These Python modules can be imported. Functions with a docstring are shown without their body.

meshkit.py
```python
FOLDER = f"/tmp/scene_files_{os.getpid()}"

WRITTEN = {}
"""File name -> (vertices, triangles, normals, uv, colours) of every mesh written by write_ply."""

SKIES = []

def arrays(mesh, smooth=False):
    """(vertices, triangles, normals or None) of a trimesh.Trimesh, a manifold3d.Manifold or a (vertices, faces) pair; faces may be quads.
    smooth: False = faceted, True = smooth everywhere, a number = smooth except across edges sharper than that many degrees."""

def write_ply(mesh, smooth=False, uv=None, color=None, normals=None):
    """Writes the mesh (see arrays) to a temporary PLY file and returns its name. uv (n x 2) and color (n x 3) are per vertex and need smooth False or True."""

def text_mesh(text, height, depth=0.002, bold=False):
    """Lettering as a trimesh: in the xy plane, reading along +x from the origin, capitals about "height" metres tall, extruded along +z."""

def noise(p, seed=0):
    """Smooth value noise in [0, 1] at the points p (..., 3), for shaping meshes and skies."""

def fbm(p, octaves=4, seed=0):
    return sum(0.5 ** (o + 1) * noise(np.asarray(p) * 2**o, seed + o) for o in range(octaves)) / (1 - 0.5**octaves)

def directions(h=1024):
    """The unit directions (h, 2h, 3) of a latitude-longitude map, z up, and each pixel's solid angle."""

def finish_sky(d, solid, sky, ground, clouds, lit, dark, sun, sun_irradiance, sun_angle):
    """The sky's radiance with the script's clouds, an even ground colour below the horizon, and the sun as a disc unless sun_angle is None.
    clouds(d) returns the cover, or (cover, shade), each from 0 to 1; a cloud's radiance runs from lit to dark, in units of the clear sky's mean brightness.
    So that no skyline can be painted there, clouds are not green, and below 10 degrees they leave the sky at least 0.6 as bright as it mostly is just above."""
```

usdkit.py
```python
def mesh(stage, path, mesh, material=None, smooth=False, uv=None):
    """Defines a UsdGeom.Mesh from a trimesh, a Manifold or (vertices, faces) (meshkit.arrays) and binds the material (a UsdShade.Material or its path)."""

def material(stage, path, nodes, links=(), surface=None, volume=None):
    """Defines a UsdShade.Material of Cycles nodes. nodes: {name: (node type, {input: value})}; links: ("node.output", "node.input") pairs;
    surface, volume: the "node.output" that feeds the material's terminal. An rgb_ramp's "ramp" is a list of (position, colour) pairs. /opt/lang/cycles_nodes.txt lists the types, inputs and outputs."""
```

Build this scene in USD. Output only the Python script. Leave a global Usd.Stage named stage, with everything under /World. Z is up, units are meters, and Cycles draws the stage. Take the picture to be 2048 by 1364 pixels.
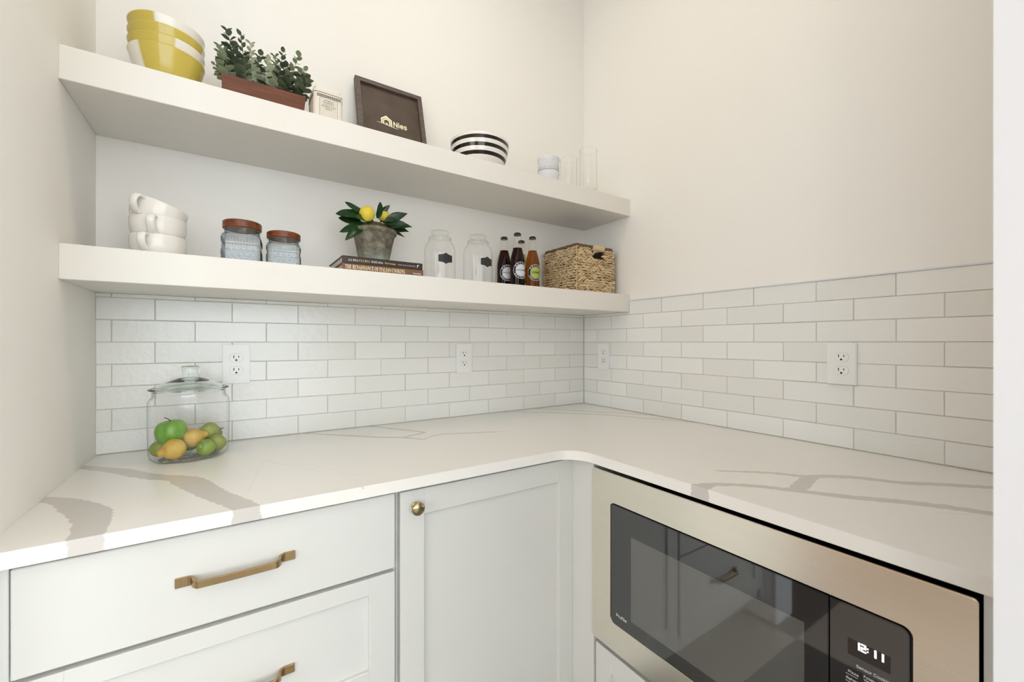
import glob, math, random
import numpy as np
import trimesh, manifold3d as m3, shapely
from shapely import affinity
from shapely.geometry import Polygon, Point, box as sbox
import usdkit, meshkit
from pxr import Gf, Sdf, Usd, UsdGeom, UsdLux, UsdShade, Vt

stage = Usd.Stage.CreateInMemory()
UsdGeom.SetStageUpAxis(stage, UsdGeom.Tokens.z)
UsdGeom.SetStageMetersPerUnit(stage, 1.0)
stage.SetDefaultPrim(UsdGeom.Xform.Define(stage, '/World').GetPrim())
UsdGeom.Scope.Define(stage, '/World/Looks')
rng = random.Random(7)
nrg = np.random.default_rng(7)
PI = math.pi

# ---------------------------------------------------------------- camera, lights, exposure
CAM = (-1.4677, -1.5628, 1.2194)
YAW = math.degrees(0.5840)
cam = UsdGeom.Camera.Define(stage, '/World/camera')
cam.AddTranslateOp().Set(Gf.Vec3d(*CAM))
cam.AddRotateXYZOp().Set(Gf.Vec3f(90, 0, -YAW))
cam.CreateHorizontalApertureAttr(36.0)
cam.CreateVerticalApertureAttr(36.0 * 1364 / 2048)
cam.CreateFocalLengthAttr(36.0 * 845.2 / 2048)
cam.CreateHorizontalApertureOffsetAttr(36.0 / 2048 * 1.4)
cam.CreateVerticalApertureOffsetAttr(36.0 / 2048 * 2.5)
cam.CreateClippingRangeAttr(Gf.Vec2f(0.02, 60))
cam.CreateFStopAttr(6.3)
cam.CreateFocusDistanceAttr(1.45)
cam.CreateExposureAttr(0.37)


def rect_light(path, loc, rot, w, h, intensity, color):
    l = UsdLux.RectLight.Define(stage, path)
    l.AddTranslateOp().Set(Gf.Vec3d(*loc)); l.AddRotateXYZOp().Set(Gf.Vec3f(*rot))
    l.CreateWidthAttr(w); l.CreateHeightAttr(h); l.CreateIntensityAttr(intensity); l.CreateColorAttr(Gf.Vec3f(*color))
    return l


def disk_light(path, loc, r, intensity, color):
    l = UsdLux.DiskLight.Define(stage, path)
    l.AddTranslateOp().Set(Gf.Vec3d(*loc))
    l.CreateRadiusAttr(r); l.CreateIntensityAttr(intensity); l.CreateColorAttr(Gf.Vec3f(*color))
    return l


CEIL = 3.05
# daylight through the hall window (faces +y, towards the pantry) and through the side window (faces +x)
rect_light('/World/daylight_window_hall', (-2.05, -5.12, 1.55), (90, 0, 180), 4.2, 1.9, 2.1, (0.95, 0.975, 1.0))
rect_light('/World/daylight_window_right', (1.12, -4.25, 1.6), (90, 0, 90), 1.5, 1.9, 9.0, (0.95, 0.975, 1.0))
rect_light('/World/daylight_window_side', (-4.52, -2.6, 1.6), (90, 0, -90), 1.9, 1.9, 0.5, (0.90, 0.96, 1.0))
disk_light('/World/lamp_pantry', (-0.86, -0.78, CEIL - 0.012), 0.085, 41.0, (1.0, 0.87, 0.69))
for k, (lx, ly) in enumerate([(-2.6, -2.3), (-0.6, -2.7), (-2.6, -4.1), (-0.6, -4.3)]):
    disk_light('/World/lamp_hall_%d' % (k + 1), (lx, ly, CEIL - 0.012), 0.085, 30.0, (1.0, 0.84, 0.64))


# ---------------------------------------------------------------- helpers
def lin(r, g, b):
    f = lambda c: c / 12.92 if c <= 0.04045 else ((c + 0.055) / 1.055) ** 2.4
    return tuple(f(x / 255) for x in (r, g, b))


used = {}


def numbered(parent, name):
    k = parent + '/' + name
    n = used.get(k, 0); used[k] = n + 1
    return k if n == 0 else '%s_%03d' % (k, n)


def meta(p, label=None, cat=None, group=None, kind=None):
    for k, v in (('label', label), ('category', cat), ('group', group), ('kind', kind)):
        if v: p.SetCustomDataByKey(k, v)
    return p


def thing(name, label, cat, loc=(0, 0, 0), rotz=0.0, group=None, kind=None):
    x = UsdGeom.Xform.Define(stage, numbered('/World', name))
    x.AddTranslateOp().Set(Gf.Vec3d(*map(float, loc))); x.AddRotateZOp().Set(float(rotz))
    return meta(x.GetPrim(), label, cat, group, kind)


def copy_of(src, label, loc, rotz=0.0, group=None):
    d = src.GetCustomData()
    base = src.GetName()
    x = UsdGeom.Xform.Define(stage, numbered('/World', base))
    p = x.GetPrim()
    p.GetReferences().AddInternalReference(src.GetPath())
    x.ClearXformOpOrder()
    t = x.AddTranslateOp(); t.Set(Gf.Vec3d(*map(float, loc)))
    r = x.AddRotateZOp(); r.Set(float(rotz))
    p.SetInstanceable(True)
    return meta(p, label, d['category'], group or d.get('group'))


def part(name, mesh, mat, parent='/World', smooth=False, label=None, kind=None, prim=None, cat=None, group=None):
    pp = parent if isinstance(parent, str) else str(parent.GetPath())
    m = usdkit.mesh(stage, numbered(pp, name), mesh, mat, smooth)
    if prim is not None:
        pname, vals = prim
        UsdGeom.PrimvarsAPI(m).CreatePrimvar(pname, Sdf.ValueTypeNames.FloatArray, 'vertex').Set(Vt.FloatArray.FromNumpy(np.asarray(vals, np.float32)))
    return meta(m.GetPrim(), label, cat, group, kind)


def fixed(m):
    if m.volume < 0: m.invert()
    return m


def cbox(x0, x1, y0, y1, z0, z1, c=0.0):
    if c <= 0:
        m = trimesh.creation.box((x1 - x0, y1 - y0, z1 - z0)); m.apply_translation(((x0 + x1) / 2, (y0 + y1) / 2, (z0 + z1) / 2)); return m
    lo, hi = np.array([x0, y0, z0]), np.array([x1, y1, z1])
    pts = []
    for a in (0, 1):
        for b in (0, 1):
            for d in (0, 1):
                p = np.where([a, b, d], hi, lo).astype(float); s = np.where([a, b, d], -1.0, 1.0)
                for k in range(3):
                    q = p + s * c; q[k] = p[k]; pts.append(q)
    return trimesh.convex.convex_hull(np.array(pts))


def cat(*ms): return trimesh.util.concatenate(list(ms))


def lathe(profile, n=64, z=0.0):
    p = np.array(profile, float)
    m = trimesh.creation.revolve(p, sections=n)
    m.apply_translation((0, 0, z))
    return fixed(m) if m.is_watertight else m


def curve(pts, n=8):
    """Catmull-Rom through the points."""
    p = np.array(pts, float); q = np.vstack([2 * p[0] - p[1], p, 2 * p[-1] - p[-2]])
    out = []
    for i in range(len(p) - 1):
        a, b, c, d = q[i:i + 4]
        for t in np.linspace(0, 1, n, endpoint=False):
            out.append(0.5 * ((2 * b) + (c - a) * t + (2 * a - 5 * b + 4 * c - d) * t * t + (3 * b - a - 3 * c + d) * t ** 3))
    out.append(p[-1])
    return np.array(out)


def tube(path, r, n=10, cap=True):
    p = np.array(path, float); rr = np.broadcast_to(np.asarray(r, float), (len(p),))
    t = np.gradient(p, axis=0); t /= np.linalg.norm(t, axis=1, keepdims=True)
    up = np.array([0, 0, 1.0]) if abs(t[0][2]) < 0.9 else np.array([1.0, 0, 0])
    u = np.cross(t[0], up); u /= np.linalg.norm(u)
    V = []
    for i in range(len(p)):
        u = u - t[i] * (u @ t[i]); u /= np.linalg.norm(u); w = np.cross(t[i], u)
        for k in range(n):
            a = 2 * PI * k / n; V.append(p[i] + rr[i] * (math.cos(a) * u + math.sin(a) * w))
    F = []
    for i in range(len(p) - 1):
        for k in range(n):
            a, b = i * n + k, i * n + (k + 1) % n
            F += [[a, b, b + n], [a, b + n, a + n]]
    if cap:
        V += [p[0], p[-1]]; c0, c1 = len(V) - 2, len(V) - 1
        for k in range(n):
            F += [[c0, (k + 1) % n, k], [c1, (len(p) - 1) * n + k, (len(p) - 1) * n + (k + 1) % n]]
    return fixed(trimesh.Trimesh(np.array(V), np.array(F), process=False))


def loft(rings, cap0=True, cap1=True):
    R = [np.array(r, float) for r in rings]; n = len(R[0])
    V = np.vstack(R).tolist(); F = []
    for i in range(len(R) - 1):
        for k in range(n):
            a, b = i * n + k, i * n + (k + 1) % n
            F += [[a, b, b + n], [a, b + n, a + n]]
    if cap0: V.append(R[0].mean(0).tolist()); F += [[len(V) - 1, (k + 1) % n, k] for k in range(n)]
    if cap1:
        V.append(R[-1].mean(0).tolist()); o = (len(R) - 1) * n; F += [[len(V) - 1, o + k, o + (k + 1) % n] for k in range(n)]
    return fixed(trimesh.Trimesh(np.array(V), np.array(F), process=False))


def rrect(hx, hy, r, z, n=6):
    pts = []
    for cx, cy, a0 in ((hx - r, hy - r, 0), (-hx + r, hy - r, 90), (-hx + r, -hy + r, 180), (hx - r, -hy + r, 270)):
        for k in range(n + 1):
            a = math.radians(a0 + 90 * k / n); pts.append((cx + r * math.cos(a), cy + r * math.sin(a), z))
    return np.array(pts)


def prism(poly, z0, z1):
    ms = [trimesh.creation.extrude_polygon(g, z1 - z0, engine='earcut') for g in getattr(poly, 'geoms', [poly])]
    m = cat(*ms); m.apply_translation((0, 0, z0)); return m


def frame_axes(m, origin, X, Y):
    X, Y = np.array(X, float), np.array(Y, float); Z = np.cross(X, Y)
    M = np.eye(4); M[:3, 0], M[:3, 1], M[:3, 2], M[:3, 3] = X, Y, Z, origin
    m = m.copy(); m.apply_transform(M); return m


def facing_front(m, origin):   # a drawing in xy placed on a face that looks to -y
    return frame_axes(m, origin, (1, 0, 0), (0, 0, 1))


def facing_left(m, origin):    # a drawing in xy placed on a face that looks to -x
    return frame_axes(m, origin, (0, -1, 0), (0, 0, 1))


SERIF = (glob.glob('/opt/blender-*/*/datafiles/fonts/NotoSansMath-Regular.woff2') or [None])[0]


def text(s, height, depth=0.0004, bold=False, serif=False, width=None, anchor='left'):
    """Lettering; serif uses the bold roman letters of the mathematical alphabet."""
    m = None
    if serif and SERIF:
        try:
            from PIL import Image, ImageDraw, ImageFont
            conv = ''.join(chr(0x1D400 + ord(c) - 65) if 'A' <= c <= 'Z' else chr(0x1D41A + ord(c) - 97) if 'a' <= c <= 'z' else c for c in s)
            font = ImageFont.truetype(SERIF, 80)
            x0, y0, x1, y1 = font.getbbox(conv, anchor='ls')
            im = Image.new('L', (int(x1 - x0) + 8, int(y1 - y0) + 8))
            ImageDraw.Draw(im).text((4 - x0, 4 - y0), conv, 255, font, anchor='ls')
            on = np.pad(np.asarray(im) > 127, ((0, 0), (1, 1))).astype(np.int8)
            rows, st = np.nonzero(np.diff(on, axis=1) == 1); en = np.nonzero(np.diff(on, axis=1) == -1)[1]
            sh = shapely.union_all(shapely.box(st, -rows - 1, en, -rows)).buffer(0.5).buffer(-0.5).simplify(0.7)
            k = height / 56.0
            sh = affinity.affine_transform(sh, [k, 0, 0, k, -4 * k, (4 - y0) * k])
            m = prism(sh, 0, depth)
        except Exception:
            m = None
    if m is None: m = meshkit.text_mesh(s, height, depth, bold)
    if width:
        b = m.bounds; m.apply_transform(np.diag([width / (b[1][0] - b[0][0]), 1, 1, 1]))
    b = m.bounds
    if anchor == 'center': m.apply_translation((-(b[0][0] + b[1][0]) / 2, 0, 0))
    elif anchor == 'left': m.apply_translation((-b[0][0], 0, 0))
    return m


def bend(m, R):
    """Wraps a drawing in xy (x along the circumference, z outwards) onto a cylinder of radius R that faces -y."""
    m = m.copy(); v = m.vertices; a = v[:, 0] / R
    m.vertices = np.stack([(R + v[:, 2]) * np.sin(a), -(R + v[:, 2]) * np.cos(a), v[:, 1]], 1); return m


def finer(m, l):
    v, f = trimesh.remesh.subdivide_to_size(m.vertices, m.faces, l, max_iter=12); return trimesh.Trimesh(v, f, process=False)


# ---------------------------------------------------------------- materials
MATS = {}


def mk(name, nodes, links, surface='p.BSDF', volume=None):
    MATS[name] = usdkit.material(stage, '/World/Looks/' + name, nodes, links, surface=surface, volume=volume); return MATS[name]


def plain(name, color, rough=0.5, metallic=0.0, bump=None, **kw):
    nodes = {'p': ('principled_bsdf', {'base_color': color, 'roughness': rough, 'metallic': metallic, **kw})}; links = []
    if bump:
        sc, dist, st = bump
        nodes['g'] = ('texture_coordinate', {}); nodes['n'] = ('noise_texture', {'scale': sc, 'detail': 3.0}); nodes['b'] = ('bump', {'strength': st, 'distance': dist})
        links += [('g.object', 'n.vector'), ('n.fac', 'b.height'), ('b.normal', 'p.normal')]
    return mk(name, nodes, links)


def mottled(name, stops, scale, rough=0.5, detail=4.0, stretch=(1, 1, 1), metallic=0.0, bump=None, distortion=0.0, **kw):
    nodes = {'g': ('texture_coordinate', {}), 'mp': ('mapping', {'scale': stretch}), 'n': ('noise_texture', {'scale': scale, 'detail': detail, 'distortion': distortion}),
             'r': ('rgb_ramp', {'ramp': stops}), 'p': ('principled_bsdf', {'roughness': rough, 'metallic': metallic, **kw})}
    links = [('g.object', 'mp.vector'), ('mp.vector', 'n.vector'), ('n.fac', 'r.fac'), ('r.color', 'p.base_color')]
    if bump:
        nodes['b'] = ('bump', {'strength': bump[1], 'distance': bump[0]}); links += [('n.fac', 'b.height'), ('b.normal', 'p.normal')]
    return mk(name, nodes, links)


plain('wall_paint', lin(245, 242, 236), 0.75, bump=(900.0, 0.0003, 0.25))
plain('ceiling_paint', lin(248, 247, 244), 0.85)
plain('hall_paint', lin(236, 230, 220), 0.8)
plain('hall_tan', lin(204, 160, 112), 0.8)
plain('trim_paint', lin(224, 227, 231), 0.35)
plain('cabinet_paint', lin(216, 216, 211), 0.38)
plain('shelf_paint', lin(234, 230, 222), 0.42)
plain('dark_gap', (0.012, 0.012, 0.013), 0.7)
plain('grout', lin(204, 199, 189), 0.9)
plain('outlet_plastic', lin(240, 240, 238), 0.3)
plain('slot_black', (0.01, 0.01, 0.01), 0.6)
# hand-made glossy tile: slow waves plus pitting
for nm, c in (('tile_a', (237, 237, 233)), ('tile_b', (240, 240, 236)), ('tile_c', (234, 234, 229))):
    mk(nm, {'g': ('geometry', {}), 'n': ('noise_texture', {'scale': 55.0, 'detail': 2.0}), 'n2': ('noise_texture', {'scale': 420.0, 'detail': 2.0}),
            'b': ('bump', {'strength': 0.30, 'distance': 0.004}), 'b2': ('bump', {'strength': 0.28, 'distance': 0.0009}),
            'p': ('principled_bsdf', {'base_color': lin(*c), 'roughness': 0.16})},
       [('g.position', 'n.vector'), ('g.position', 'n2.vector'), ('n.fac', 'b.height'), ('b.normal', 'b2.normal'), ('n2.fac', 'b2.height'), ('b2.normal', 'p.normal')])
# quartz: the veins are a signed-distance attribute of the mesh; a noise frays their edges
mk('quartz', {'v': ('attribute', {'attribute': 'vein'}), 'g': ('geometry', {}), 'n': ('noise_texture', {'scale': 70.0, 'detail': 4.0, 'roughness': 0.6}),
              's': ('math', {'math_type': 'subtract', 'value2': 0.5}), 'k': ('math', {'math_type': 'multiply', 'value2': 0.016}), 'a': ('math', {'math_type': 'add'}),
              'sc': ('math', {'math_type': 'multiply_add', 'value2': 300.0, 'value3': 0.5}), 'r': ('rgb_ramp', {'ramp': [(0.0, lin(207, 202, 196)), (0.4, lin(211, 206, 200)), (0.62, lin(239, 236, 230)), (1.0, lin(240, 237, 231))]}),
              'bv': ('bevel', {'radius': 0.002}), 'p': ('principled_bsdf', {'roughness': 0.22, 'specular_ior_level': 0.4})},
   [('g.position', 'n.vector'), ('n.fac', 's.value1'), ('s.value', 'k.value1'), ('v.fac', 'a.value1'), ('k.value', 'a.value2'), ('a.value', 'sc.value1'), ('sc.value', 'r.fac'), ('r.color', 'p.base_color'), ('bv.bevel', 'p.normal')])
mk('brass', {'g': ('texture_coordinate', {}), 'mp': ('mapping', {'scale': (4, 60, 60)}), 'n': ('noise_texture', {'scale': 40.0, 'detail': 3.0}), 'r': ('rgb_ramp', {'ramp': [(0.3, lin(160, 134, 96)), (0.7, lin(176, 150, 110))]}),
             'p': ('principled_bsdf', {'metallic': 1.0, 'roughness': 0.23})}, [('g.object', 'mp.vector'), ('mp.vector', 'n.vector'), ('n.fac', 'r.fac'), ('r.color', 'p.base_color')])
plain('knob_brass', lin(170, 158, 122), 0.24, 1.0)
mk('brushed_steel', {'g': ('geometry', {}), 'mp': ('mapping', {'scale': (1, 14, 900)}), 'n': ('noise_texture', {'scale': 1.0, 'detail': 2.0}), 'r': ('rgb_ramp', {'ramp': [(0.3, lin(240, 234, 220)), (0.7, lin(246, 240, 227))]}),
                     'p': ('principled_bsdf', {'metallic': 1.0, 'roughness': 0.26})}, [('g.position', 'mp.vector'), ('mp.vector', 'n.vector'), ('n.fac', 'r.fac'), ('r.color', 'p.base_color')])
plain('black_glass', (0.012, 0.013, 0.014), 0.03, ior=2.0)
mk('window_mesh', {'g': ('geometry', {}), 'sp': ('separate_xyz', {}), 'a': ('math', {'math_type': 'multiply', 'value2': 2100.0}), 'sa': ('math', {'math_type': 'sine'}), 'b': ('math', {'math_type': 'multiply', 'value2': 2100.0}), 'sb': ('math', {'math_type': 'sine'}),
                   'm': ('math', {'math_type': 'multiply'}), 'r': ('rgb_ramp', {'ramp': [(0.0, (0.105, 0.105, 0.095)), (1.0, (0.055, 0.055, 0.05))]}), 'p': ('principled_bsdf', {'roughness': 0.04, 'ior': 2.0})},
   [('g.position', 'sp.vector'), ('sp.y', 'a.value1'), ('a.value', 'sa.value1'), ('sp.z', 'b.value1'), ('b.value', 'sb.value1'), ('sa.value', 'm.value1'), ('sb.value', 'm.value2'), ('m.value', 'r.fac'), ('r.color', 'p.base_color')])
plain('display_window', (0.022, 0.014, 0.012), 0.05)
plain('print_white', (0.75, 0.77, 0.78), 0.5)
mk('display_light', {'e': ('emission', {'color': (0.92, 0.9, 1.0), 'strength': 1.6})}, [], surface='e.emission')
plain('floor_light', lin(176, 170, 162), 0.22)
plain('floor_dark', lin(92, 92, 94), 0.22)
plain('ceramic_white', lin(238, 234, 226), 0.12)
plain('ceramic_cool', lin(222, 223, 226), 0.16, bump=(420.0, 0.0012, 0.6))
mk('bowl_glaze', {'v': ('attribute', {'attribute': 'paint'}), 'm': ('math', {'math_type': 'multiply_add', 'value2': 60.0, 'value3': 0.5}), 'r': ('rgb_ramp', {'ramp': [(0.3, lin(204, 182, 84)), (0.7, lin(238, 233, 222))]}),
                  'p': ('principled_bsdf', {'roughness': 0.14})}, [('v.fac', 'm.value1'), ('m.value', 'r.fac'), ('r.color', 'p.base_color')])
mk('stripe_glaze', {'v': ('attribute', {'attribute': 'stripe'}), 'm': ('math', {'math_type': 'multiply_add', 'value2': 1200.0, 'value3': 0.5}), 'r': ('rgb_ramp', {'ramp': [(0.3, (0.012, 0.008, 0.007)), (0.7, lin(240, 236, 228))]}),
                    'p': ('principled_bsdf', {'roughness': 0.1})}, [('v.fac', 'm.value1'), ('m.value', 'r.fac'), ('r.color', 'p.base_color')])


def pane(name, mid, edge, gloss=1.0, k=1.0):
    mk(name, {'lw': ('layer_weight', {'blend': 0.5}), 'r': ('rgb_ramp', {'ramp': [(0.0, mid), (0.55, mid), (0.78, tuple(0.78 * a + 0.22 * b for a, b in zip(mid, edge))), (1.0, edge)]}), 't': ('transparent_bsdf', {}),
              'fr': ('rgb_ramp', {'ramp': [(0.0, (.03 * k,) * 3), (0.6, (.04 * k,) * 3), (0.8, (.09 * k,) * 3), (0.93, (.2 * k,) * 3), (1.0, (.4 * k,) * 3)]}), 'gl': ('glossy_bsdf', {'roughness': 0.02, 'color': (gloss, gloss, gloss)}), 'mx': ('mix_closure', {})},
       [('lw.facing', 'r.fac'), ('lw.facing', 'fr.fac'), ('r.color', 't.color'), ('fr.color', 'mx.fac'), ('t.BSDF', 'mx.closure1'), ('gl.BSDF', 'mx.closure2')], surface='mx.closure')


pane('clear_glass', (1.0, 1.0, 1.0), (0.55, 0.60, 0.58), 1.0, 1.0)
pane('thin_clear_glass', (0.985, 0.987, 0.985), (0.62, 0.64, 0.63), 1.0, 1.3)
pane('bottle_glass', (0.995, 0.995, 0.993), (0.56, 0.58, 0.57), 1.0, 0.55)
plain('lid_glass', (0.90, 0.95, 0.94), 0.0, transmission_weight=1.0, ior=1.46)
mk('blue_glass', {'lw': ('layer_weight', {'blend': 0.5}), 'r': ('rgb_ramp', {'ramp': [(0.0, lin(242, 244, 245)), (0.5, lin(233, 236, 238)), (0.8, lin(192, 199, 204)), (1.0, lin(128, 138, 146))]}), 't': ('transparent_bsdf', {}),
                  'fr': ('rgb_ramp', {'ramp': [(0.0, (.04,) * 3), (0.5, (.06,) * 3), (0.75, (.15,) * 3), (1.0, (.5,) * 3)]}), 'gl': ('glossy_bsdf', {'roughness': 0.03}), 'mx': ('mix_closure', {})},
   [('lw.facing', 'r.fac'), ('lw.facing', 'fr.fac'), ('r.color', 't.color'), ('fr.color', 'mx.fac'), ('t.BSDF', 'mx.closure1'), ('gl.BSDF', 'mx.closure2')], surface='mx.closure')
mottled('lid_wood', [(0.25, lin(74, 35, 16)), (0.5, lin(116, 58, 26)), (0.75, lin(152, 84, 42))], 22.0, 0.35, stretch=(0.6, 5, 8), distortion=0.6)
mottled('planter_wood', [(0.25, lin(82, 42, 22)), (0.6, lin(114, 62, 34)), (0.85, lin(132, 78, 48))], 14.0, 0.6, stretch=(0.7, 6, 9), distortion=0.4)
mottled('frame_wood', [(0.25, lin(72, 60, 55)), (0.75, lin(104, 89, 82))], 30.0, 0.55, stretch=(1, 4, 4))
mottled('frame_board', [(0.2, lin(66, 52, 42)), (0.7, lin(84, 68, 56)), (0.95, lin(96, 80, 68))], 16.0, 0.6)
plain('logo_gold', lin(250, 242, 205), 0.5)


def leafy(name, c0, c1, rough=0.5, scale=30.0, tl=0.3):
    mk(name, {'g': ('texture_coordinate', {}), 'n': ('noise_texture', {'scale': scale, 'detail': 2.0}), 'r': ('rgb_ramp', {'ramp': [(0.3, c0), (0.7, c1)]}), 'p': ('principled_bsdf', {'roughness': rough}), 't': ('translucent_bsdf', {}), 'mx': ('mix_closure', {'fac': tl})},
       [('g.object', 'n.vector'), ('n.fac', 'r.fac'), ('r.color', 'p.base_color'), ('r.color', 't.color'), ('p.BSDF', 'mx.closure1'), ('t.BSDF', 'mx.closure2')], surface='mx.closure')


leafy('eucalyptus_dark', lin(90, 102, 78), lin(126, 138, 108))
leafy('eucalyptus_mid', lin(160, 172, 140), lin(190, 200, 168))
leafy('eucalyptus_pale', lin(204, 212, 182), lin(226, 230, 206))
leafy('lemon_leaf', lin(18, 48, 20), lin(38, 76, 36), 0.3, 24.0, 0.1)
plain('stem_brown', lin(84, 74, 52), 0.7)
mottled('moss', [(0.3, lin(52, 46, 26)), (0.7, lin(120, 108, 64))], 120.0, 0.95, bump=(0.004, 0.8))
mk('lemon_skin', {'g': ('texture_coordinate', {}), 'n': ('noise_texture', {'scale': 18.0, 'detail': 2.0}), 'r': ('rgb_ramp', {'ramp': [(0.3, lin(222, 190, 40)), (0.7, lin(226, 214, 84))]}), 'n2': ('noise_texture', {'scale': 260.0}), 'b': ('bump', {'strength': 0.3, 'distance': 0.001}), 'p': ('principled_bsdf', {'roughness': 0.4})},
   [('g.object', 'n.vector'), ('n.fac', 'r.fac'), ('r.color', 'p.base_color'), ('g.object', 'n2.vector'), ('n2.fac', 'b.height'), ('b.normal', 'p.normal')])
mottled('apple_skin', [(0.3, lin(92, 146, 44)), (0.7, lin(126, 172, 66))], 20.0, 0.3, stretch=(3, 3, 1))
mottled('pear_skin', [(0.3, lin(186, 146, 58)), (0.7, lin(214, 182, 92))], 26.0, 0.45)
mottled('lime_skin', [(0.3, lin(96, 134, 44)), (0.7, lin(144, 164, 72))], 26.0, 0.4)
mottled('olive_pear_skin', [(0.3, lin(126, 138, 62)), (0.7, lin(158, 164, 88))], 26.0, 0.45)
mk('pot_stone', {'g': ('texture_coordinate', {}), 'n': ('noise_texture', {'scale': 34.0, 'detail': 8.0, 'roughness': 0.7}), 'r': ('rgb_ramp', {'ramp': [(0.28, lin(70, 61, 47)), (0.5, lin(112, 106, 90)), (0.72, lin(154, 154, 138))]}),
                 'sp': ('separate_xyz', {}), 'n2': ('noise_texture', {'scale': 60.0, 'detail': 6.0, 'roughness': 0.7}), 'ma': ('math', {'math_type': 'multiply_add', 'value2': -22.0, 'value3': 0.55}), 'mb': ('math', {'math_type': 'multiply_add', 'value2': 1.5, 'value3': -0.6}), 'mc': ('math', {'math_type': 'add', 'use_clamp': True}),
                 'mx': ('mix', {'color2': lin(160, 178, 160)}), 'b': ('bump', {'strength': 0.5, 'distance': 0.002}), 'p': ('principled_bsdf', {'roughness': 0.85})},
   [('g.object', 'n.vector'), ('n.fac', 'r.fac'), ('g.object', 'sp.vector'), ('g.object', 'n2.vector'), ('sp.z', 'ma.value1'), ('n2.fac', 'mb.value1'), ('ma.value', 'mc.value1'), ('mb.value', 'mc.value2'), ('mc.value', 'mx.fac'), ('r.color', 'mx.color1'), ('mx.color', 'p.base_color'), ('n.fac', 'b.height'), ('b.normal', 'p.normal')])
plain('book_dark', lin(58, 42, 34), 0.4)
plain('book_brown', lin(124, 86, 66), 0.45)
mottled('pages', [(0.3, lin(196, 188, 170)), (0.7, lin(228, 222, 206))], 30.0, 0.8, stretch=(1, 1, 40))
plain('print_cream', lin(238, 224, 184), 0.5)
plain('print_yellow', lin(214, 192, 120), 0.5)
plain('tin_cream', lin(228, 220, 206), 0.35)
plain('tin_label', lin(220, 212, 198), 0.5)
plain('print_grey', lin(132, 122, 110), 0.6)
plain('chalk_label', (0.02, 0.021, 0.021), 0.6)
plain('cap_black', (0.02, 0.021, 0.024), 0.3)
plain('label_black', (0.015, 0.015, 0.017), 0.4)
plain('label_grey', lin(216, 217, 224), 0.45)
plain('label_green', lin(178, 184, 82), 0.45)


plain('cola', (0.045, 0.004, 0.003), 0.0, transmission_weight=1.0, ior=1.12)
plain('amber_soda', (0.40, 0.125, 0.012), 0.0, transmission_weight=1.0, ior=1.12)
plain('pale_soda', (0.80, 0.66, 0.25), 0.0, transmission_weight=1.0, ior=1.12)
mottled('seagrass_a', [(0.25, lin(182, 156, 116)), (0.6, lin(222, 200, 162)), (0.9, lin(236, 218, 186))], 90.0, 0.75, stretch=(1, 1, 3))
mottled('seagrass_b', [(0.25, lin(156, 124, 84)), (0.6, lin(200, 170, 126)), (0.9, lin(222, 198, 160))], 90.0, 0.75, stretch=(1, 1, 3))
plain('basket_inside', lin(64, 46, 32), 0.9)
plain('basket_rim', lin(116, 92, 68), 0.8)
plain('twine', lin(214, 192, 154), 0.8)
plain('window_frame_paint', lin(240, 240, 240), 0.4)
plain('lamp_trim', lin(245, 245, 243), 0.4)
mk('lamp_glow', {'e': ('emission', {'color': (1.0, 0.86, 0.68), 'strength': 6.0})}, [], surface='e.emission')
mk('sky_glow', {'e': ('emission', {'color': (0.86, 0.94, 1.0), 'strength': 3.5})}, [], surface='e.emission')
M = MATS

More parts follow.
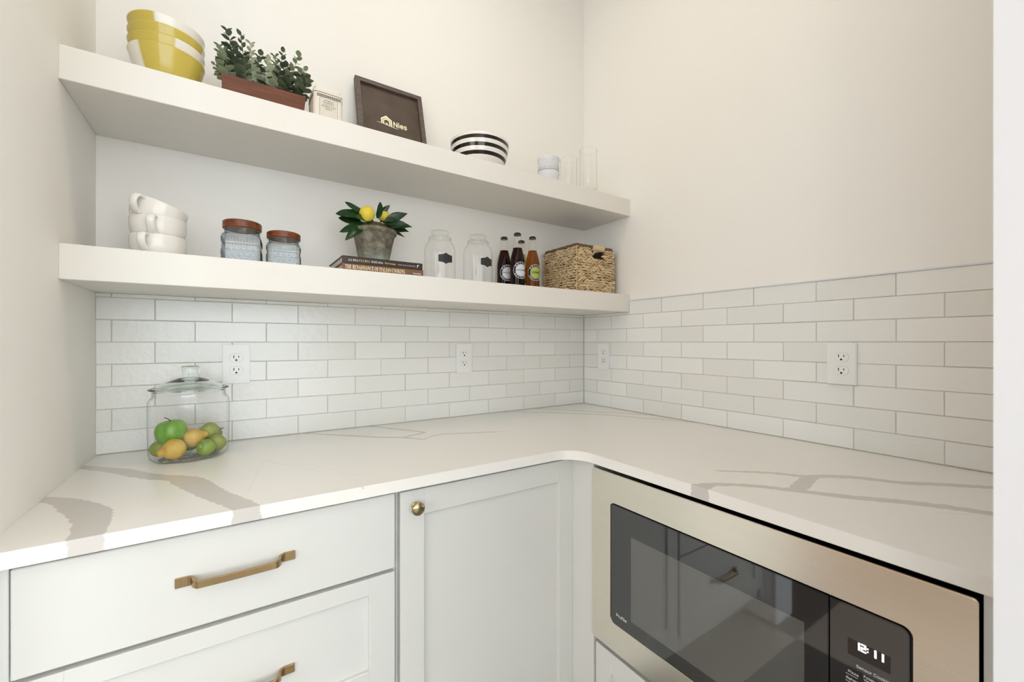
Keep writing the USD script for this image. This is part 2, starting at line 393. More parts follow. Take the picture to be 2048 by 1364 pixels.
# ---------------------------------------------------------------- the setting
XL = -1.774            # left wall
YF = -1.49             # front wall, pantry side
ZT = 0.915             # worktop
PITCH, LEN = 0.0610, 0.1832
TILE_TOP = ZT + 8 * PITCH


def setting(name, m, mat, smooth=False):
    return part(name, m, M[mat], '/World', smooth, kind='structure')


fl = thing('floor', None, None, kind='structure')
part('floor_base', cbox(-4.6, 1.3, -5.2, 0.5, -0.10, -0.012), M['grout'], fl)
TS = 0.61
for i in range(-5, 6):
    for j in range(-8, 3):
        x0, y0 = -1.757 + i * TS, -0.757 + j * TS
        a, b, c, d = max(x0 + 0.0015, -4.59), min(x0 + TS - 0.0015, 1.29), max(y0 + 0.0015, -5.19), min(y0 + TS - 0.0015, 0.49)
        if b - a > 0.02 and d - c > 0.02:
            part('floor_tile', cbox(a, b, c, d, -0.012, 0.0, 0.0012), M['floor_light' if (i + j) % 2 == 0 else 'floor_dark'], fl)
setting('ceiling', cbox(-4.6, 1.3, -5.2, 0.5, CEIL, CEIL + 0.1), 'ceiling_paint')

wb = thing('wall_back', None, None, kind='structure')
part('plaster', cbox(XL, 0.006, 0.006, 0.12, 0, CEIL), M['wall_paint'], wb)
part('grout', cbox(XL, 0.006, 0.0011, 0.006, ZT + 0.0005, 1.353), M['grout'], wb)
wr = thing('wall_right', None, None, kind='structure')
part('plaster', cbox(0.006, 0.12, YF - 0.12, 0.12, 0, CEIL), M['wall_paint'], wr)
part('grout', cbox(0.0011, 0.006, YF, -0.2905, ZT + 0.0005, TILE_TOP), M['grout'], wr)
part('grout', cbox(0.0011, 0.006, -0.2905, 0.0011, ZT + 0.0005, 1.353), M['grout'], wr)
part('trim_strip', cbox(-0.003, 0.006, YF, -0.2925, TILE_TOP - 0.0005, TILE_TOP + 0.0035), M['trim_paint'], wr)
J = 0.0011
X0, Y0 = -27.059 * PITCH, 1.4985 * PITCH


def tile_mesh(u0, u1, z0, z1, wall):
    j = lambda: rng.uniform(-0.0004, 0.0004)
    u0 += J + j(); u1 -= J + j(); z0 += J + j(); z1 -= J + j()
    p = rng.uniform(-0.0007, 0.0007)
    if wall == 'back': return cbox(u0, u1, -0.0 + p, 0.0055, z0, z1, 0.0008)
    return cbox(-0.0 + p, 0.0055, u0, u1, z0, z1, 0.0008)


tiles = ['tile_a', 'tile_b', 'tile_c']
for row in range(8):
    z0 = ZT + row * PITCH; z1 = z0 + PITCH
    if row == 0: z0 += 0.0012
    ztop = min(z1, 1.353 + J)
    # back wall
    off = 0.0 if row % 2 == 0 else 0.5
    n = -2
    while True:
        u0 = X0 + (n + off) * LEN; u1 = u0 + LEN; n += 1
        if u0 > -0.004: break
        u0, u1 = max(u0, XL), min(u1, -0.0008)
        if u1 - u0 < 0.006: continue
        part('tile', tile_mesh(u0, u1, z0, ztop, 'back'), M[rng.choice(tiles)], wb)
    # right wall
    off = 0.5 if row % 2 == 0 else 0.0
    n = -2
    while True:
        v1 = -(Y0 + (n + off) * LEN); v0 = v1 - LEN; n += 1
        if v1 < YF + 0.004: break
        v0, v1 = max(v0, YF), min(v1, -0.0008)
        if v1 - v0 < 0.006: continue
        if row == 7 and v1 > -0.2905:     # the shelf cuts into this row
            if v0 < -0.2905 - 0.01: part('tile', tile_mesh(v0, -0.2905, z0, z1, 'right'), M[rng.choice(tiles)], wr); v0 = -0.2905
            part('tile', tile_mesh(v0, v1, z0, ztop, 'right'), M[rng.choice(tiles)], wr)
        else:
            part('tile', tile_mesh(v0, v1, z0, z1, 'right'), M[rng.choice(tiles)], wr)

wl = thing('wall_left', None, None, kind='structure')
part('plaster', cbox(-1.894, XL, -0.66, 0.12, 0, CEIL), M['wall_paint'], wl)
setting('trim_1', cat(cbox(-1.90, -1.768, -0.675, -0.6602, 0, CEIL, 0.002), cbox(-1.915, -1.8945, -0.675, -0.585, 0, 2.5, 0.003)), 'trim_paint')
setting('wall_front', cbox(-0.935, 1.2, YF - 0.13, YF, 0, CEIL), 'trim_paint')
setting('trim_2', cat(cbox(-0.955, -0.855, YF - 0.146, YF - 0.1305, 0, CEIL, 0.003)), 'trim_paint')
setting('wall_hall_left', cbox(-4.72, -4.6, -5.2, 0.5, 0, CEIL), 'hall_tan')
setting('wall_hall_far', cbox(-4.6, 1.3, -5.32, -5.2, 0, CEIL), 'hall_paint')
setting('wall_hall_right', cbox(1.2, 1.32, -5.2, YF - 0.13, 0, CEIL), 'hall_paint')
setting('wall_hall_back', cbox(-4.6, -1.894, 0.3, 0.42, 0, CEIL), 'hall_tan')


def window(name, loc, rotz, w, h):
    t = thing(name, None, None, loc, rotz, kind='structure')
    fr = cat(cbox(-w / 2 - 0.08, -w / 2, -0.02, 0.03, -h / 2 - 0.08, h / 2 + 0.08, 0.004), cbox(w / 2, w / 2 + 0.08, -0.02, 0.03, -h / 2 - 0.08, h / 2 + 0.08, 0.004),
             cbox(-w / 2, w / 2, -0.02, 0.03, h / 2, h / 2 + 0.08, 0.004), cbox(-w / 2, w / 2, -0.02, 0.05, -h / 2 - 0.08, -h / 2, 0.004))
    part('window_frame', fr, M['window_frame_paint'], t)
    part('pane', cbox(-w / 2, w / 2, -0.015, -0.01, -h / 2, h / 2), M['sky_glow'], t)


window('window_1', (-2.05, -5.18, 1.55), 0, 4.2, 1.9)
window('window_2', (-4.58, -2.6, 1.6), -90, 1.9, 1.9)
window('window_3', (1.18, -4.25, 1.6), 90, 1.5, 1.9)

# ---------------------------------------------------------------- worktop with veins
R_IN = 0.075
FRONT = -0.647
c0 = FRONT - R_IN
arc_in = [(c0 + R_IN * math.sin(a), c0 + R_IN * math.cos(a)) for a in np.linspace(0, PI / 2, 14)]
outline = [(XL, 0.004), (XL, FRONT)] + arc_in + [(FRONT, YF), (0.004, YF), (0.004, 0.004)]
cs = m3.CrossSection([outline], m3.FillRule.NonZero)
wt = m3.Manifold.extrude(cs, ZT - 0.889).translate((0, 0, 0.889)).refine_to_length(0.007)
mm = wt.to_mesh(); wv, wf = np.array(mm.vert_properties[:, :3], float), np.array(mm.tri_verts)
veins = [  # (x, y, half width) along each vein
    [(-1.80, -0.10, .010), (-1.7637, -.1355, .011), (-1.6883, -.2198, .016), (-1.6226, -.3114, .016), (-1.5758, -.3559, .017), (-1.545, -.405, .026), (-1.519, -.475, .024), (-1.4904, -.5453, .021), (-1.461, -.605, .020), (-1.4395, -.66, .0185)],
    [(-1.80, -.36, .013), (-1.7426, -.4103, .015), (-1.7003, -.4792, .024), (-1.6755, -.53, .026), (-1.6623, -.5955, .022), (-1.6575, -.66, .019)],
    [(-1.262, -.008, .003), (-1.193, -.077, .007), (-1.133, -.14, .007), (-1.0745, -.199, .007), (-1.013, -.245, .008), (-.964, -.31, .004)],
    [(-1.06, .02, .004), (-1.014, -.06, .006), (-.952, -.162, .006), (-.927, -.21, .006), (-.968, -.228, .006), (-1.013, -.243, .007)],
    [(-.964, -.30, .003), (-.895, -.27, .005), (-.80, -.304, .006), (-.69, -.349, .002)],
    [(-.48, .01, .003), (-.318, -.135, .006), (-.174, -.285, .007), (-.10, -.425, .006), (-.0, -.60, .004)],
    [(-.306, .0, .003), (-.17, -.18, .006), (-.08, -.30, .006), (.0, -.42, .005)],
    [(-.515, -.99, .002), (-.4224, -1.073, .006), (-.3847, -1.128, .009), (-.343, -1.155, .010), (-.294, -1.2, .011), (-.256, -1.2665, .010), (-.194, -1.323, .010), (-.10, -1.42, .010)],
    [(-.66, -1.04, .020), (-.64, -1.041, .016), (-.6115, -1.0453, .009), (-.58, -1.066, .008), (-.5375, -1.109, .009), (-.504, -1.158, .010), (-.466, -1.218, .011), (-.423, -1.275, .011), (-.382, -1.329, .012), (-.34, -1.41, .012), (-.31, -1.50, .012)],
    [(-.368, -1.142, .010), (-.419, -1.145, .014), (-.458, -1.154, .015), (-.499, -1.158, .012)],
]
hair = [[(-1.665, -.47), (-1.606, -.445), (-1.55, -.435)], [(-1.396, -.29), (-1.418, -.412), (-1.4415, -.554)], [(-1.46, -.156), (-1.407, -.282), (-1.33, -.423), (-1.26, -.53), (-1.185, -.588)],
        [(-1.324, -.3755), (-1.257, -.518), (-1.24, -.64), (-1.24, -.66)], [(-.655, -.93), (-.64, -.93), (-.55, -.96)], [(-.42, -1.35), (-.36, -1.40), (-.33, -1.42)], [(-.70, -.45), (-.62, -.52), (-.52, -.56)]]
sdf = np.full(len(wv), 1.0)
for v in veins:
    c = curve([p for p in v], 10)
    for a, b in zip(c[:-1], c[1:]):
        d = b[:2] - a[:2]; t = np.clip(((wv[:, :2] - a[:2]) @ d) / max(d @ d, 1e-12), 0, 1)
        dist = np.linalg.norm(wv[:, :2] - (a[:2] + t[:, None] * d), axis=1) - (a[2] + t * (b[2] - a[2])) - 0.0015
        sdf = np.minimum(sdf, dist)
wtp = thing('worktop', 'white quartz L-shaped worktop with broad grey veins on the base cabinets', 'worktop')
part('slab', (wv, wf), M['quartz'], wtp, prim=('vein', np.clip(sdf, -0.05, 0.05)))
hm = []
for h in hair:
    c = curve([(x, y, ZT) for x, y in h], 6); c[:, :2] += nrg.normal(0, 0.0012, (len(c), 2))
    w = 0.0006
    L = np.c_[c[:, 0] - w, c[:, 1], c[:, 2] + 0.00015]; Rr = np.c_[c[:, 0] + w, c[:, 1], c[:, 2] + 0.00015]
    hm.append(loft([np.array([l, r, r - (0, 0, .0003), l - (0, 0, .0003)]) for l, r in zip(L, Rr)]))
plain('hairline_grey', lin(222, 216, 207), 0.3)
part('hairline_vein', cat(*hm), M['hairline_grey'], wtp, kind='stuff')

# ---------------------------------------------------------------- base cabinets
YD = -0.628


def shaker_front(u0, u1, z0, z1, rail_top, rail, t=0.02, rec=0.009):
    """A framed front in xz, its face at y = 0 looking to -y."""
    c = 0.0012
    return cat(cbox(u0, u0 + rail, 0, t, z0, z1, c), cbox(u1 - rail, u1, 0, t, z0, z1, c), cbox(u0 + rail - .001, u1 - rail + .001, 0, t, z1 - rail_top, z1, c), cbox(u0 + rail - .001, u1 - rail + .001, 0, t, z0, z0 + rail, c),
               cbox(u0 + rail - 0.003, u1 - rail + 0.003, rec, t, z0 + rail - 0.003, z1 - rail_top + 0.003))


def pull_handle(w=0.187):
    """Flat brass bar pull with square feet and a screw in each foot; face at y=0, centre at the origin."""
    h = 0.0085; ms = []
    for s in (-1, 1):
        ms.append(cbox(s * (w / 2) - (0.021 if s > 0 else 0), s * (w / 2) + (0 if s > 0 else 0.021), -0.004, 0, -h, h, 0.0008))
        sc = trimesh.creation.cylinder(0.0032, 0.0022, sections=14); sc.apply_transform(trimesh.transformations.rotation_matrix(PI / 2, (1, 0, 0))); sc.apply_translation((s * (w / 2 - 0.0065), -0.0046, 0)); ms.append(sc)
    a = w / 2 - 0.021
    prof = curve([(-a - 0.002, -0.002), (-a + 0.004, -0.006), (-a + 0.0065, -0.016), (-a + 0.011, -0.024), (-a + 0.02, -0.0262), (0, -0.0275), (a - 0.02, -0.0262), (a - 0.011, -0.024), (a - 0.0065, -0.016), (a - 0.004, -0.006), (a + 0.002, -0.002)], 5)
    t = np.gradient(prof, axis=0); t /= np.linalg.norm(t, axis=1, keepdims=True); nn = np.c_[-t[:, 1], t[:, 0]]
    rings = []
    for p, q, u in zip(prof, nn, np.linspace(-1, 1, len(prof))):
        hh = 0.0062 + 0.0018 * abs(u) ** 2; k = 0.0028
        o, i = p - q * k, p + q * k
        rings.append([(o[0], o[1], -hh + .001), (o[0], o[1], hh - .001), (p[0] - q[0] * (k - .001), p[1] - q[1] * (k - .001), hh), (p[0] + q[0] * (k - .001), p[1] + q[1] * (k - .001), hh), (i[0], i[1], hh - .001), (i[0], i[1], -hh + .001), (p[0] + q[0] * (k - .001), p[1] + q[1] * (k - .001), -hh), (p[0] - q[0] * (k - .001), p[1] - q[1] * (k - .001), -hh)])
    ms.append(loft(rings)); return cat(*ms)


dc = thing('base_cabinet', 'white base cabinet of three drawers with brass bar pulls', 'cabinet', (-1.4645, YD, 0))
part('body', cat(cbox(-0.3095, 0.3085, 0.021, 0.60, 0.105, 0.8885), cbox(-0.3095, 0.3085, 0.095, 0.60, 0.0, 0.105)), M['cabinet_paint'], dc)
part('filler_strip', cbox(-0.3095, -0.2815, 0.006, 0.021, 0.105, 0.8885, 0.001), M['cabinet_paint'], dc)
hz = {0: 0.800, 1: 0.5715, 2: 0.290}
for k, (z0, z1) in enumerate([(0.7135, 0.8800), (0.4475, 0.7055), (0.150, 0.4395)]):
    m = cbox(-0.2785, 0.3020, 0, 0.02, z0, z1, 0.0015) if k == 0 else shaker_front(-0.2785, 0.3020, z0, z1, 0.036, 0.057)
    d = part('drawer', m, M['cabinet_paint'], dc, label=None if k else 'flat slab drawer front')
    hm_ = pull_handle(); hm_.apply_translation((0.0075, 0 if k == 0 else 0.0, hz[k]))
    if k: hm_.apply_translation((0, 0.009, 0))
    part('pull_handle', hm_, M['brass'], d, smooth=35, label='brass bar pull')

cc = thing('base_cabinet', 'white corner base cabinet with one shaker door and round brass knob', 'cabinet', (-0.8895, YD, 0))
part('body', cat(cbox(-0.2655, 0.255, 0.021, 0.60, 0.105, 0.8885), cbox(-0.2655, 0.255, 0.095, 0.60, 0.0, 0.105)), M['cabinet_paint'], cc)
dd = part('door', shaker_front(-0.2605, 0.2605, 0.150, 0.8790, 0.0600, 0.0575), M['cabinet_paint'], cc)
kn = lathe([(0, 0), (0.0085, 0), (0.0085, 0.002), (0.0055, 0.004), (0.005, 0.012), (0.008, 0.0165), (0.0138, 0.0185), (0.0152, 0.0205), (0.0150, 0.0235), (0.0125, 0.0262), (0.007, 0.0280), (0, 0.0285)], 40)
kn.apply_transform(trimesh.transformations.rotation_matrix(PI / 2, (1, 0, 0))); kn.apply_translation((-0.2265, 0, 0.8425))
part('knob', kn, M['knob_brass'], dd, smooth=40, label='round brass knob')

XM = -0.634
mc = thing('base_cabinet', 'white base cabinet around the built-in microwave on the right wall', 'cabinet', (XM, -1.07, 0))
part('stile', cbox(0, 0.62, 0.3555, 0.4412, 0.0, 0.8885), M['cabinet_paint'], mc)
part('stile', cbox(0, 0.62, -0.4195, -0.3705, 0.0, 0.8885), M['cabinet_paint'], mc)
part('body', cat(cbox(0.021, 0.62, -0.3705, 0.3555, 0.105, 0.4085), cbox(0.095, 0.62, -0.3705, 0.3555, 0.0, 0.105)), M['cabinet_paint'], mc)
part('cavity', cat(cbox(0.06, 0.61, -0.3705, 0.3555, 0.879, 0.8885), cbox(0.60, 0.62, -0.3705, 0.3555, 0.4085, 0.879)), M['dark_gap'], mc)
sf = shaker_front(-0.3485, 0.3485, 0.115, 0.3985, 0.055, 0.055)
part('drawer', frame_axes(sf, (0, 0, 0), (0, -1, 0), (1, 0, 0)) if False else trimesh.Trimesh(np.c_[sf.vertices[:, 1], -sf.vertices[:, 0], sf.vertices[:, 2]], sf.faces, process=False), M['cabinet_paint'], mc)

# ---------------------------------------------------------------- microwave
GX = -0.640
mw = thing('microwave', 'built-in stainless microwave with black glass front under the worktop', 'microwave', (GX, -1.0765, 0.416))
# local: face looks to -x, drawing u = -(y) to the right, z up
W2, H = 0.3605, 0.461


def mwp(m): return facing_left(m, (0, 0, 0))


def rr(u0, u1, z0, z1, r): return sbox(u0 + r, z0 + r, u1 - r, z1 - r).buffer(r, quad_segs=6)


gu0, gu1, gz0, gz1 = -0.2945, 0.2955, 0.0735, 0.3850
outer = rr(-W2, W2, 0, H, 0.006); hole = rr(gu0, gu1, gz0, gz1, 0.013)
part('trim_frame', cat(mwp(prism(outer.difference(hole), -0.0035, 0.0)), mwp(prism(outer.buffer(-0.0012).difference(hole.buffer(0.0008)), 0.0, 0.0012))), M['brushed_steel'], mw)
part('case', cbox(0.006, 0.40, -0.30, 0.30, 0.060, 0.40), M['dark_gap'], mw)
SP = 0.1925
full = rr(gu0 + 0.0035, gu1 - 0.0035, gz0 + 0.0025, gz1 - 0.0025, 0.011)
dpoly = full.intersection(sbox(-1, -1, SP - 0.0012, 1)); cpoly = full.intersection(sbox(SP + 0.0012, -1, 1, 1))
wpoly = sbox(-0.2245, 0.156, 0.1300, 0.3170)
wpoly = sbox(-0.2245, 0.1100, 0.1560, 0.3190)
dr = part('door', mwp(cat(prism(dpoly.difference(wpoly), -0.004, 0.0016), prism(dpoly.buffer(-0.0014).difference(wpoly), 0.0016, 0.0022))), M['black_glass'], mw, label='black glass door')
part('door_window', mwp(prism(wpoly, -0.003, 0.0022)), M['window_mesh'], dr, label='grey mesh door window')
tx = text('Profile', 0.0082, 0.0003); tx.apply_translation((-0.272, 0.0985, 0.0021)); part('lettering', mwp(tx), M['print_white'], dr)
cp = part('control_panel', mwp(cat(prism(cpoly, -0.004, 0.0016), prism(cpoly.buffer(-0.0014), 0.0016, 0.0022))), M['black_glass'], mw, label='black glass control panel')
part('display', mwp(prism(sbox(0.2180, 0.3041, 0.2708, 0.3299), 0.0016, 0.0024)), M['display_window'], cp, label='dark clock display')
ms = []


def seg(u, z, w, h): ms.append(prism(sbox(u, z, u + w, z + h).buffer(0.0004), 0.0023, 0.0027))


zb, dh, dw, tk = 0.3175, 0.0118, 0.0062, 0.0017
seg(0.2317, zb, tk, dh * 0.45); seg(0.2317, zb + dh * 0.52, tk, dh * 0.45)          # 1
u = 0.2350
for a in ((0, 0, dw, tk), (0, dh / 2 - tk / 2, dw, tk), (0, dh - tk, dw, tk), (0, tk, tk, dh / 2 - 1.6 * tk), (dw - tk, dh / 2 + 0.7 * tk, tk, dh / 2 - 1.6 * tk)): seg(u + a[0], zb + a[1], a[2], a[3])   # 2
seg(0.2428, zb + 0.003, 0.0013, 0.0013); seg(0.2428, zb + 0.0075, 0.0013, 0.0013)
for u in (0.2520, 0.2610): seg(u, zb, tk * 1.1, dh * 0.45); seg(u, zb + dh * 0.52, tk * 1.1, dh * 0.45)
part('clock_digits', mwp(cat(*ms)), M['display_light'], cp, label='glowing white clock digits 12:11')
tm = []
for s, h, u, z in (('Sensor Cooking', 0.0044, 0.2290, 0.2885), ('Pizza', 0.0040, 0.2185, 0.2745), ('Reheat', 0.0040, 0.2160, 0.2630), ('Potato', 0.0036, 0.2385, 0.2785), ('Veg.', 0.0036, 0.2385, 0.2735), ('Popcorn', 0.0040, 0.2150, 0.2510), ('Beverage', 0.0040, 0.2385, 0.2600)):
    t_ = text(s, h, 0.0003); t_.apply_translation((u, z, 0.0021)); tm.append(t_)
for z in (0.2710, 0.2595, 0.2475): tm.append(prism(sbox(0.2150, z, 0.2310, z + 0.0005), 0.0021, 0.0024))
part('lettering', mwp(cat(*tm)), M['print_white'], cp)

# ---------------------------------------------------------------- shelves
US, LS = 1.852, 1.430
for nm, z0, z1, lab in (('u', 1.7785, US, 'thick white floating shelf, the upper of the two'), ('l', 1.3535, LS, 'thick white floating shelf just above the tiles, the lower of the two')):
    s = thing('floating_shelf', lab, 'shelf', ((XL + 0.006) / 2, 0, z0))
    hw = (0.006 - XL) / 2
    part('board', cbox(-hw + 0.0, hw, -0.2895, 0.006, 0, z1 - z0, 0.0012), M['shelf_paint'], s)

# ---------------------------------------------------------------- outlets
ol = thing('wall_outlet', 'white duplex wall outlet above the glass fruit jar', 'outlet', (-1.4565, -0.0012, 1.152))
part('cover_plate', loft([rrect(0.0355, 0.0, 0, 0)] * 2) if False else facing_front(cat(prism(rr(-0.0355, 0.0355, -0.0595, 0.0595, 0.003), 0, 0.0042), prism(rr(-0.0335, 0.0335, -0.0575, 0.0575, 0.003), 0.0042, 0.0056)), (0, 0, 0)), M['outlet_plastic'], ol)
for s in (1, -1):
    face = Point(0, s * 0.0193).buffer(0.0172, quad_segs=12).intersection(sbox(-0.02, s * 0.0193 - 0.0123, 0.02, s * 0.0193 + 0.0123))
    groove = face.buffer(0.0006).difference(face)
    part('groove', facing_front(prism(groove, 0.0054, 0.00575), (0, 0, 0)), M['grout'], ol)
    rc = part('receptacle', facing_front(prism(face, 0.005, 0.0068), (0, 0, 0)), M['outlet_plastic'], ol)
    zc = s * 0.0193
    sl = cat(prism(sbox(-0.0074, zc - 0.0008, -0.0054, zc + 0.0072), 0.0066, 0.0070), prism(sbox(0.0054, zc + 0.0002, 0.0072, zc + 0.0064), 0.0066, 0.0070),
             prism(Point(0, zc - 0.0068).buffer(0.0026, quad_segs=8).union(sbox(-0.0026, zc - 0.0092, 0.0026, zc - 0.0068)), 0.0066, 0.0070))
    part('slot', facing_front(sl, (0, 0, 0)), M['slot_black'], rc, label='black outlet slots')
part('screw', facing_front(prism(Point(0, 0).buffer(0.0028), 0.0054, 0.0062), (0, 0, 0)), M['outlet_plastic'], ol)
copy_of(ol, 'white duplex wall outlet right of centre on the back wall tiles', (-0.6705, -0.0012, 1.153))
copy_of(ol, 'white duplex wall outlet on the right wall next to the corner', (-0.0012, -0.139, 1.154), -90)
copy_of(ol, 'white duplex wall outlet on the right wall above the microwave', (-0.0012, -1.0725, 1.1575), -90)

# ---------------------------------------------------------------- glass fruit jar
JX, JY = -1.561, -0.152
gj = thing('glass_jar', 'large clear glass jar of fruit standing on the worktop', 'jar', (JX, JY, ZT))
ro = [(0, 0.0), (0.066, 0.0), (0.077, 0.002), (0.083, 0.008), (0.0855, 0.018), (0.0868, 0.04), (0.0875, 0.09), (0.0875, 0.142), (0.0865, 0.151), (0.083, 0.159), (0.0795, 0.163), (0.0785, 0.168), (0.079, 0.178)]
ri = [(0.0765, 0.178), (0.076, 0.168), (0.077, 0.1625), (0.0805, 0.1575), (0.084, 0.150), (0.085, 0.141), (0.085, 0.09), (0.0842, 0.04), (0.0825, 0.020), (0.079, 0.011), (0.070, 0.007), (0, 0.0062)]
part('jar_body', lathe(ro + ri[:4], 96), M['clear_glass'], gj, smooth=50)
lid = [(0, 0.2045), (0.030, 0.2030), (0.045, 0.1980), (0.0700, 0.1868), (0.0725, 0.1745), (0.074, 0.1735), (0.0765, 0.1745), (0.0775, 0.1795), (0.0850, 0.1800), (0.0868, 0.1822), (0.0855, 0.1845), (0.070, 0.1905), (0.045, 0.2020), (0.028, 0.2085), (0.0215, 0.2105), (0.0198, 0.2125), (0.0200, 0.2160), (0.0212, 0.2220), (0.0218, 0.2330), (0.0205, 0.2395), (0.015, 0.2420), (0.006, 0.2428), (0, 0.2430)]
part('glass_lid', lathe(lid, 96), M['lid_glass'], gj, smooth=40, label='domed glass lid with round knob')


def blob(r, axis=(1, 1, 1), seed=0, amp=0.03, sub=3):
    s = trimesh.creation.icosphere(subdivisions=sub, radius=1.0); v = np.array(s.vertices)
    k = 1 + amp * (meshkit.fbm(v * 1.6 + 10, 2, seed) - 0.5) * 2
    s.vertices = v * k[:, None] * np.array(axis) * r; return s


def apple(r):
    prof = [(0, -0.82), (0.18, -0.88), (0.42, -0.90), (0.72, -0.72), (0.95, -0.30), (1.0, 0.08), (0.93, 0.45), (0.74, 0.72), (0.48, 0.84), (0.25, 0.80), (0.10, 0.70), (0, 0.64)]
    return lathe([(a * r, z * r) for a, z in curve([(x, 0, z) for x, z in prof], 4)[:, [0, 2]]], 40)


def pear(r, neck=1.0):
    prof = [(0, -0.92), (0.3, -0.93), (0.72, -0.70), (0.98, -0.20), (0.95, 0.22), (0.70, 0.66), (0.46, 0.98 * neck), (0.34, 1.28 * neck), (0.22, 1.48 * neck), (0, 1.54 * neck)]
    c = curve([(x, 0, z) for x, z in prof], 4)[:, [0, 2]]; c[:, 0] = np.maximum(c[:, 0], 0); c[0, 0] = c[-1, 0] = 0
    return lathe([(a * r, z * r) for a, z in c], 36)


def fruit(name, label, catg, mesh, mat, loc, tilt=0, spin=0, axis=(1, 0, 0), stem=None, grp=None):
    t = thing(name, label, catg, (JX + loc[0], JY + loc[1], ZT + loc[2]), spin, grp)
    m = mesh.copy(); T = trimesh.transformations.rotation_matrix(math.radians(tilt), axis); m.apply_transform(T)
    part('flesh', m, M[mat], t, smooth=True)
    if stem:
        s = tube(curve(stem, 5), 0.0011, 7); s.apply_transform(T); part('stem', s, M['stem_brown'], t, smooth=True)


F = 'fruit in the glass jar'
fruit('apple', 'large shiny green apple on top of the fruit in the jar', 'apple', apple(0.0345), 'apple_skin', (-0.038, -0.008, 0.0715), -8, 0, (0, 1, 0), [(0, 0, 0.022), (0.001, 0, 0.030), (-0.003, 0, 0.036), (-0.009, 0, 0.040)], F)
fruit('pear', 'yellow pear lying at the front of the jar, neck to the left', 'pear', pear(0.0265, 0.85), 'pear_skin', (-0.030, -0.046, 0.0335), -100, 22, (0, 1, 0), None, F)
fruit('pear', 'yellow pear in the middle of the jar, neck to the right', 'pear', pear(0.0250, 0.9), 'pear_skin', (0.007, -0.012, 0.0520), 78, 10, (0, 1, 0), None, F)
fruit('lime', 'dull green lime at the left edge of the jar', 'lime', blob(0.023, (1.15, 1, 0.95), 3), 'olive_pear_skin', (-0.0585, 0.000, 0.0305), 0, 40, (0, 1, 0), None, F)
fruit('lime', 'bright green lime at the front right of the jar', 'lime', pear(0.0215, 0.62), 'lime_skin', (0.0355, -0.042, 0.0285), -70, 30, (0, 1, 0), None, F)
fruit('lime', 'dull green lime low at the right edge of the jar', 'lime', apple(0.0230), 'olive_pear_skin', (0.058, 0.002, 0.0300), 40, 0, (0, 1, 0), None, F)
fruit('lime', 'olive green lime high up behind the right-hand yellow pear', 'lime', apple(0.0235), 'olive_pear_skin', (0.040, 0.020, 0.0600), -35, 0, (0, 1, 0), None, F)
fruit('lime', 'small green lime with a stem at the far right of the jar', 'lime', apple(0.0190), 'lime_skin', (0.052, 0.046, 0.0500), 60, 0, (0, 1, 0), [(0, 0, 0.012), (0, 0, 0.019), (0.002, 0, 0.024)], F)
fruit('lime', 'green lime half hidden behind the pears in the jar', 'lime', blob(0.0225, (1.1, 1, 0.95), 9), 'lime_skin', (-0.004, 0.036, 0.0300), 0, 0, (0, 1, 0), None, F)

# ---------------------------------------------------------------- upper shelf
BX, BY = -1.607, -0.160
prof_o = [(0.0, 0.0), (0.040, 0.0), (0.0425, 0.0015), (0.0450, 0.004), (0.0555, 0.030), (0.0655, 0.058), (0.0735, 0.084), (0.0765, 0.096), (0.0785, 0.1035), (0.0785, 0.1062)]
prof_i = [(0.0765, 0.1072), (0.0752, 0.1045), (0.0705, 0.086), (0.0625, 0.059), (0.0525, 0.031), (0.042, 0.0075), (0.036, 0.0045), (0, 0.0045)]


def bowl_mesh():
    global prof_o, prof_i
    prof_o = [(r, z * 0.90) for r, z in prof_o]; prof_i = [(r, z * 0.90) for r, z in prof_i]
    po = curve([(r, 0, z) for r, z in prof_o], 3)[:, [0, 2]]; pi_ = curve([(r, 0, z) for r, z in prof_i], 3)[:, [0, 2]]
    po[:, 0] = np.maximum(po[:, 0], 0); pi_[:, 0] = np.maximum(pi_[:, 0], 0)
    n = 96; P = np.vstack([po, pi_]); V, pv = [], []
    for r, z in P:
        for k in range(n):
            a = 2 * PI * k / n; V.append((r * math.cos(a), r * math.sin(a), z))
    V = np.array(V); pv = V[:, 1] * 1.0
    pv[len(po) * n:] = 0.05
    Fc = []
    for i in range(len(P) - 1):
        for k in range(n):
            a, b = i * n + k, i * n + (k + 1) % n; Fc += [[a, b, b + n], [a, b + n, a + n]]
    return trimesh.Trimesh(V, np.array(Fc), process=False), np.clip(pv, -0.05, 0.05)


bm, bp = bowl_mesh()
DB = 0.0238
labs = ['yellow bowl with a white patch at its left, bottom of the stack of four', 'yellow bowl with a white right half, third from the top of its stack', 'yellow bowl turned all yellow to the front, second from the top of its stack', 'yellow and white bowl on top of the stack of four']
a0s = [135.0, 11.0, 69.0, -19.0]
first = None
for k in range(4):
    loc, rz = (BX, BY, US + DB * k), -84.3 + a0s[k]
    if first is None:
        first = thing('mixing_bowl', labs[0], 'bowl', loc, rz, 'stacked yellow and white bowls')
        part('bowl', bm, M['bowl_glaze'], first, smooth=True, prim=('paint', bp))
    else:
        copy_of(first, labs[k], loc, rz)

# eucalyptus planter
px, py = -1.390, -0.165
pt = thing('planter', 'narrow brown wooden trough planter with eucalyptus on the upper shelf', 'planter', (px, py, US))


def slab_quad(a, b, c, d, t):   # four corners of a board's outer face, thickness t inwards
    a, b, c, d = map(np.array, (a, b, c, d)); n = np.cross(b - a, d - a); n = n / np.linalg.norm(n) * t
    return trimesh.convex.convex_hull(np.array([a, b, c, d, a - n, b - n, c - n, d - n]))


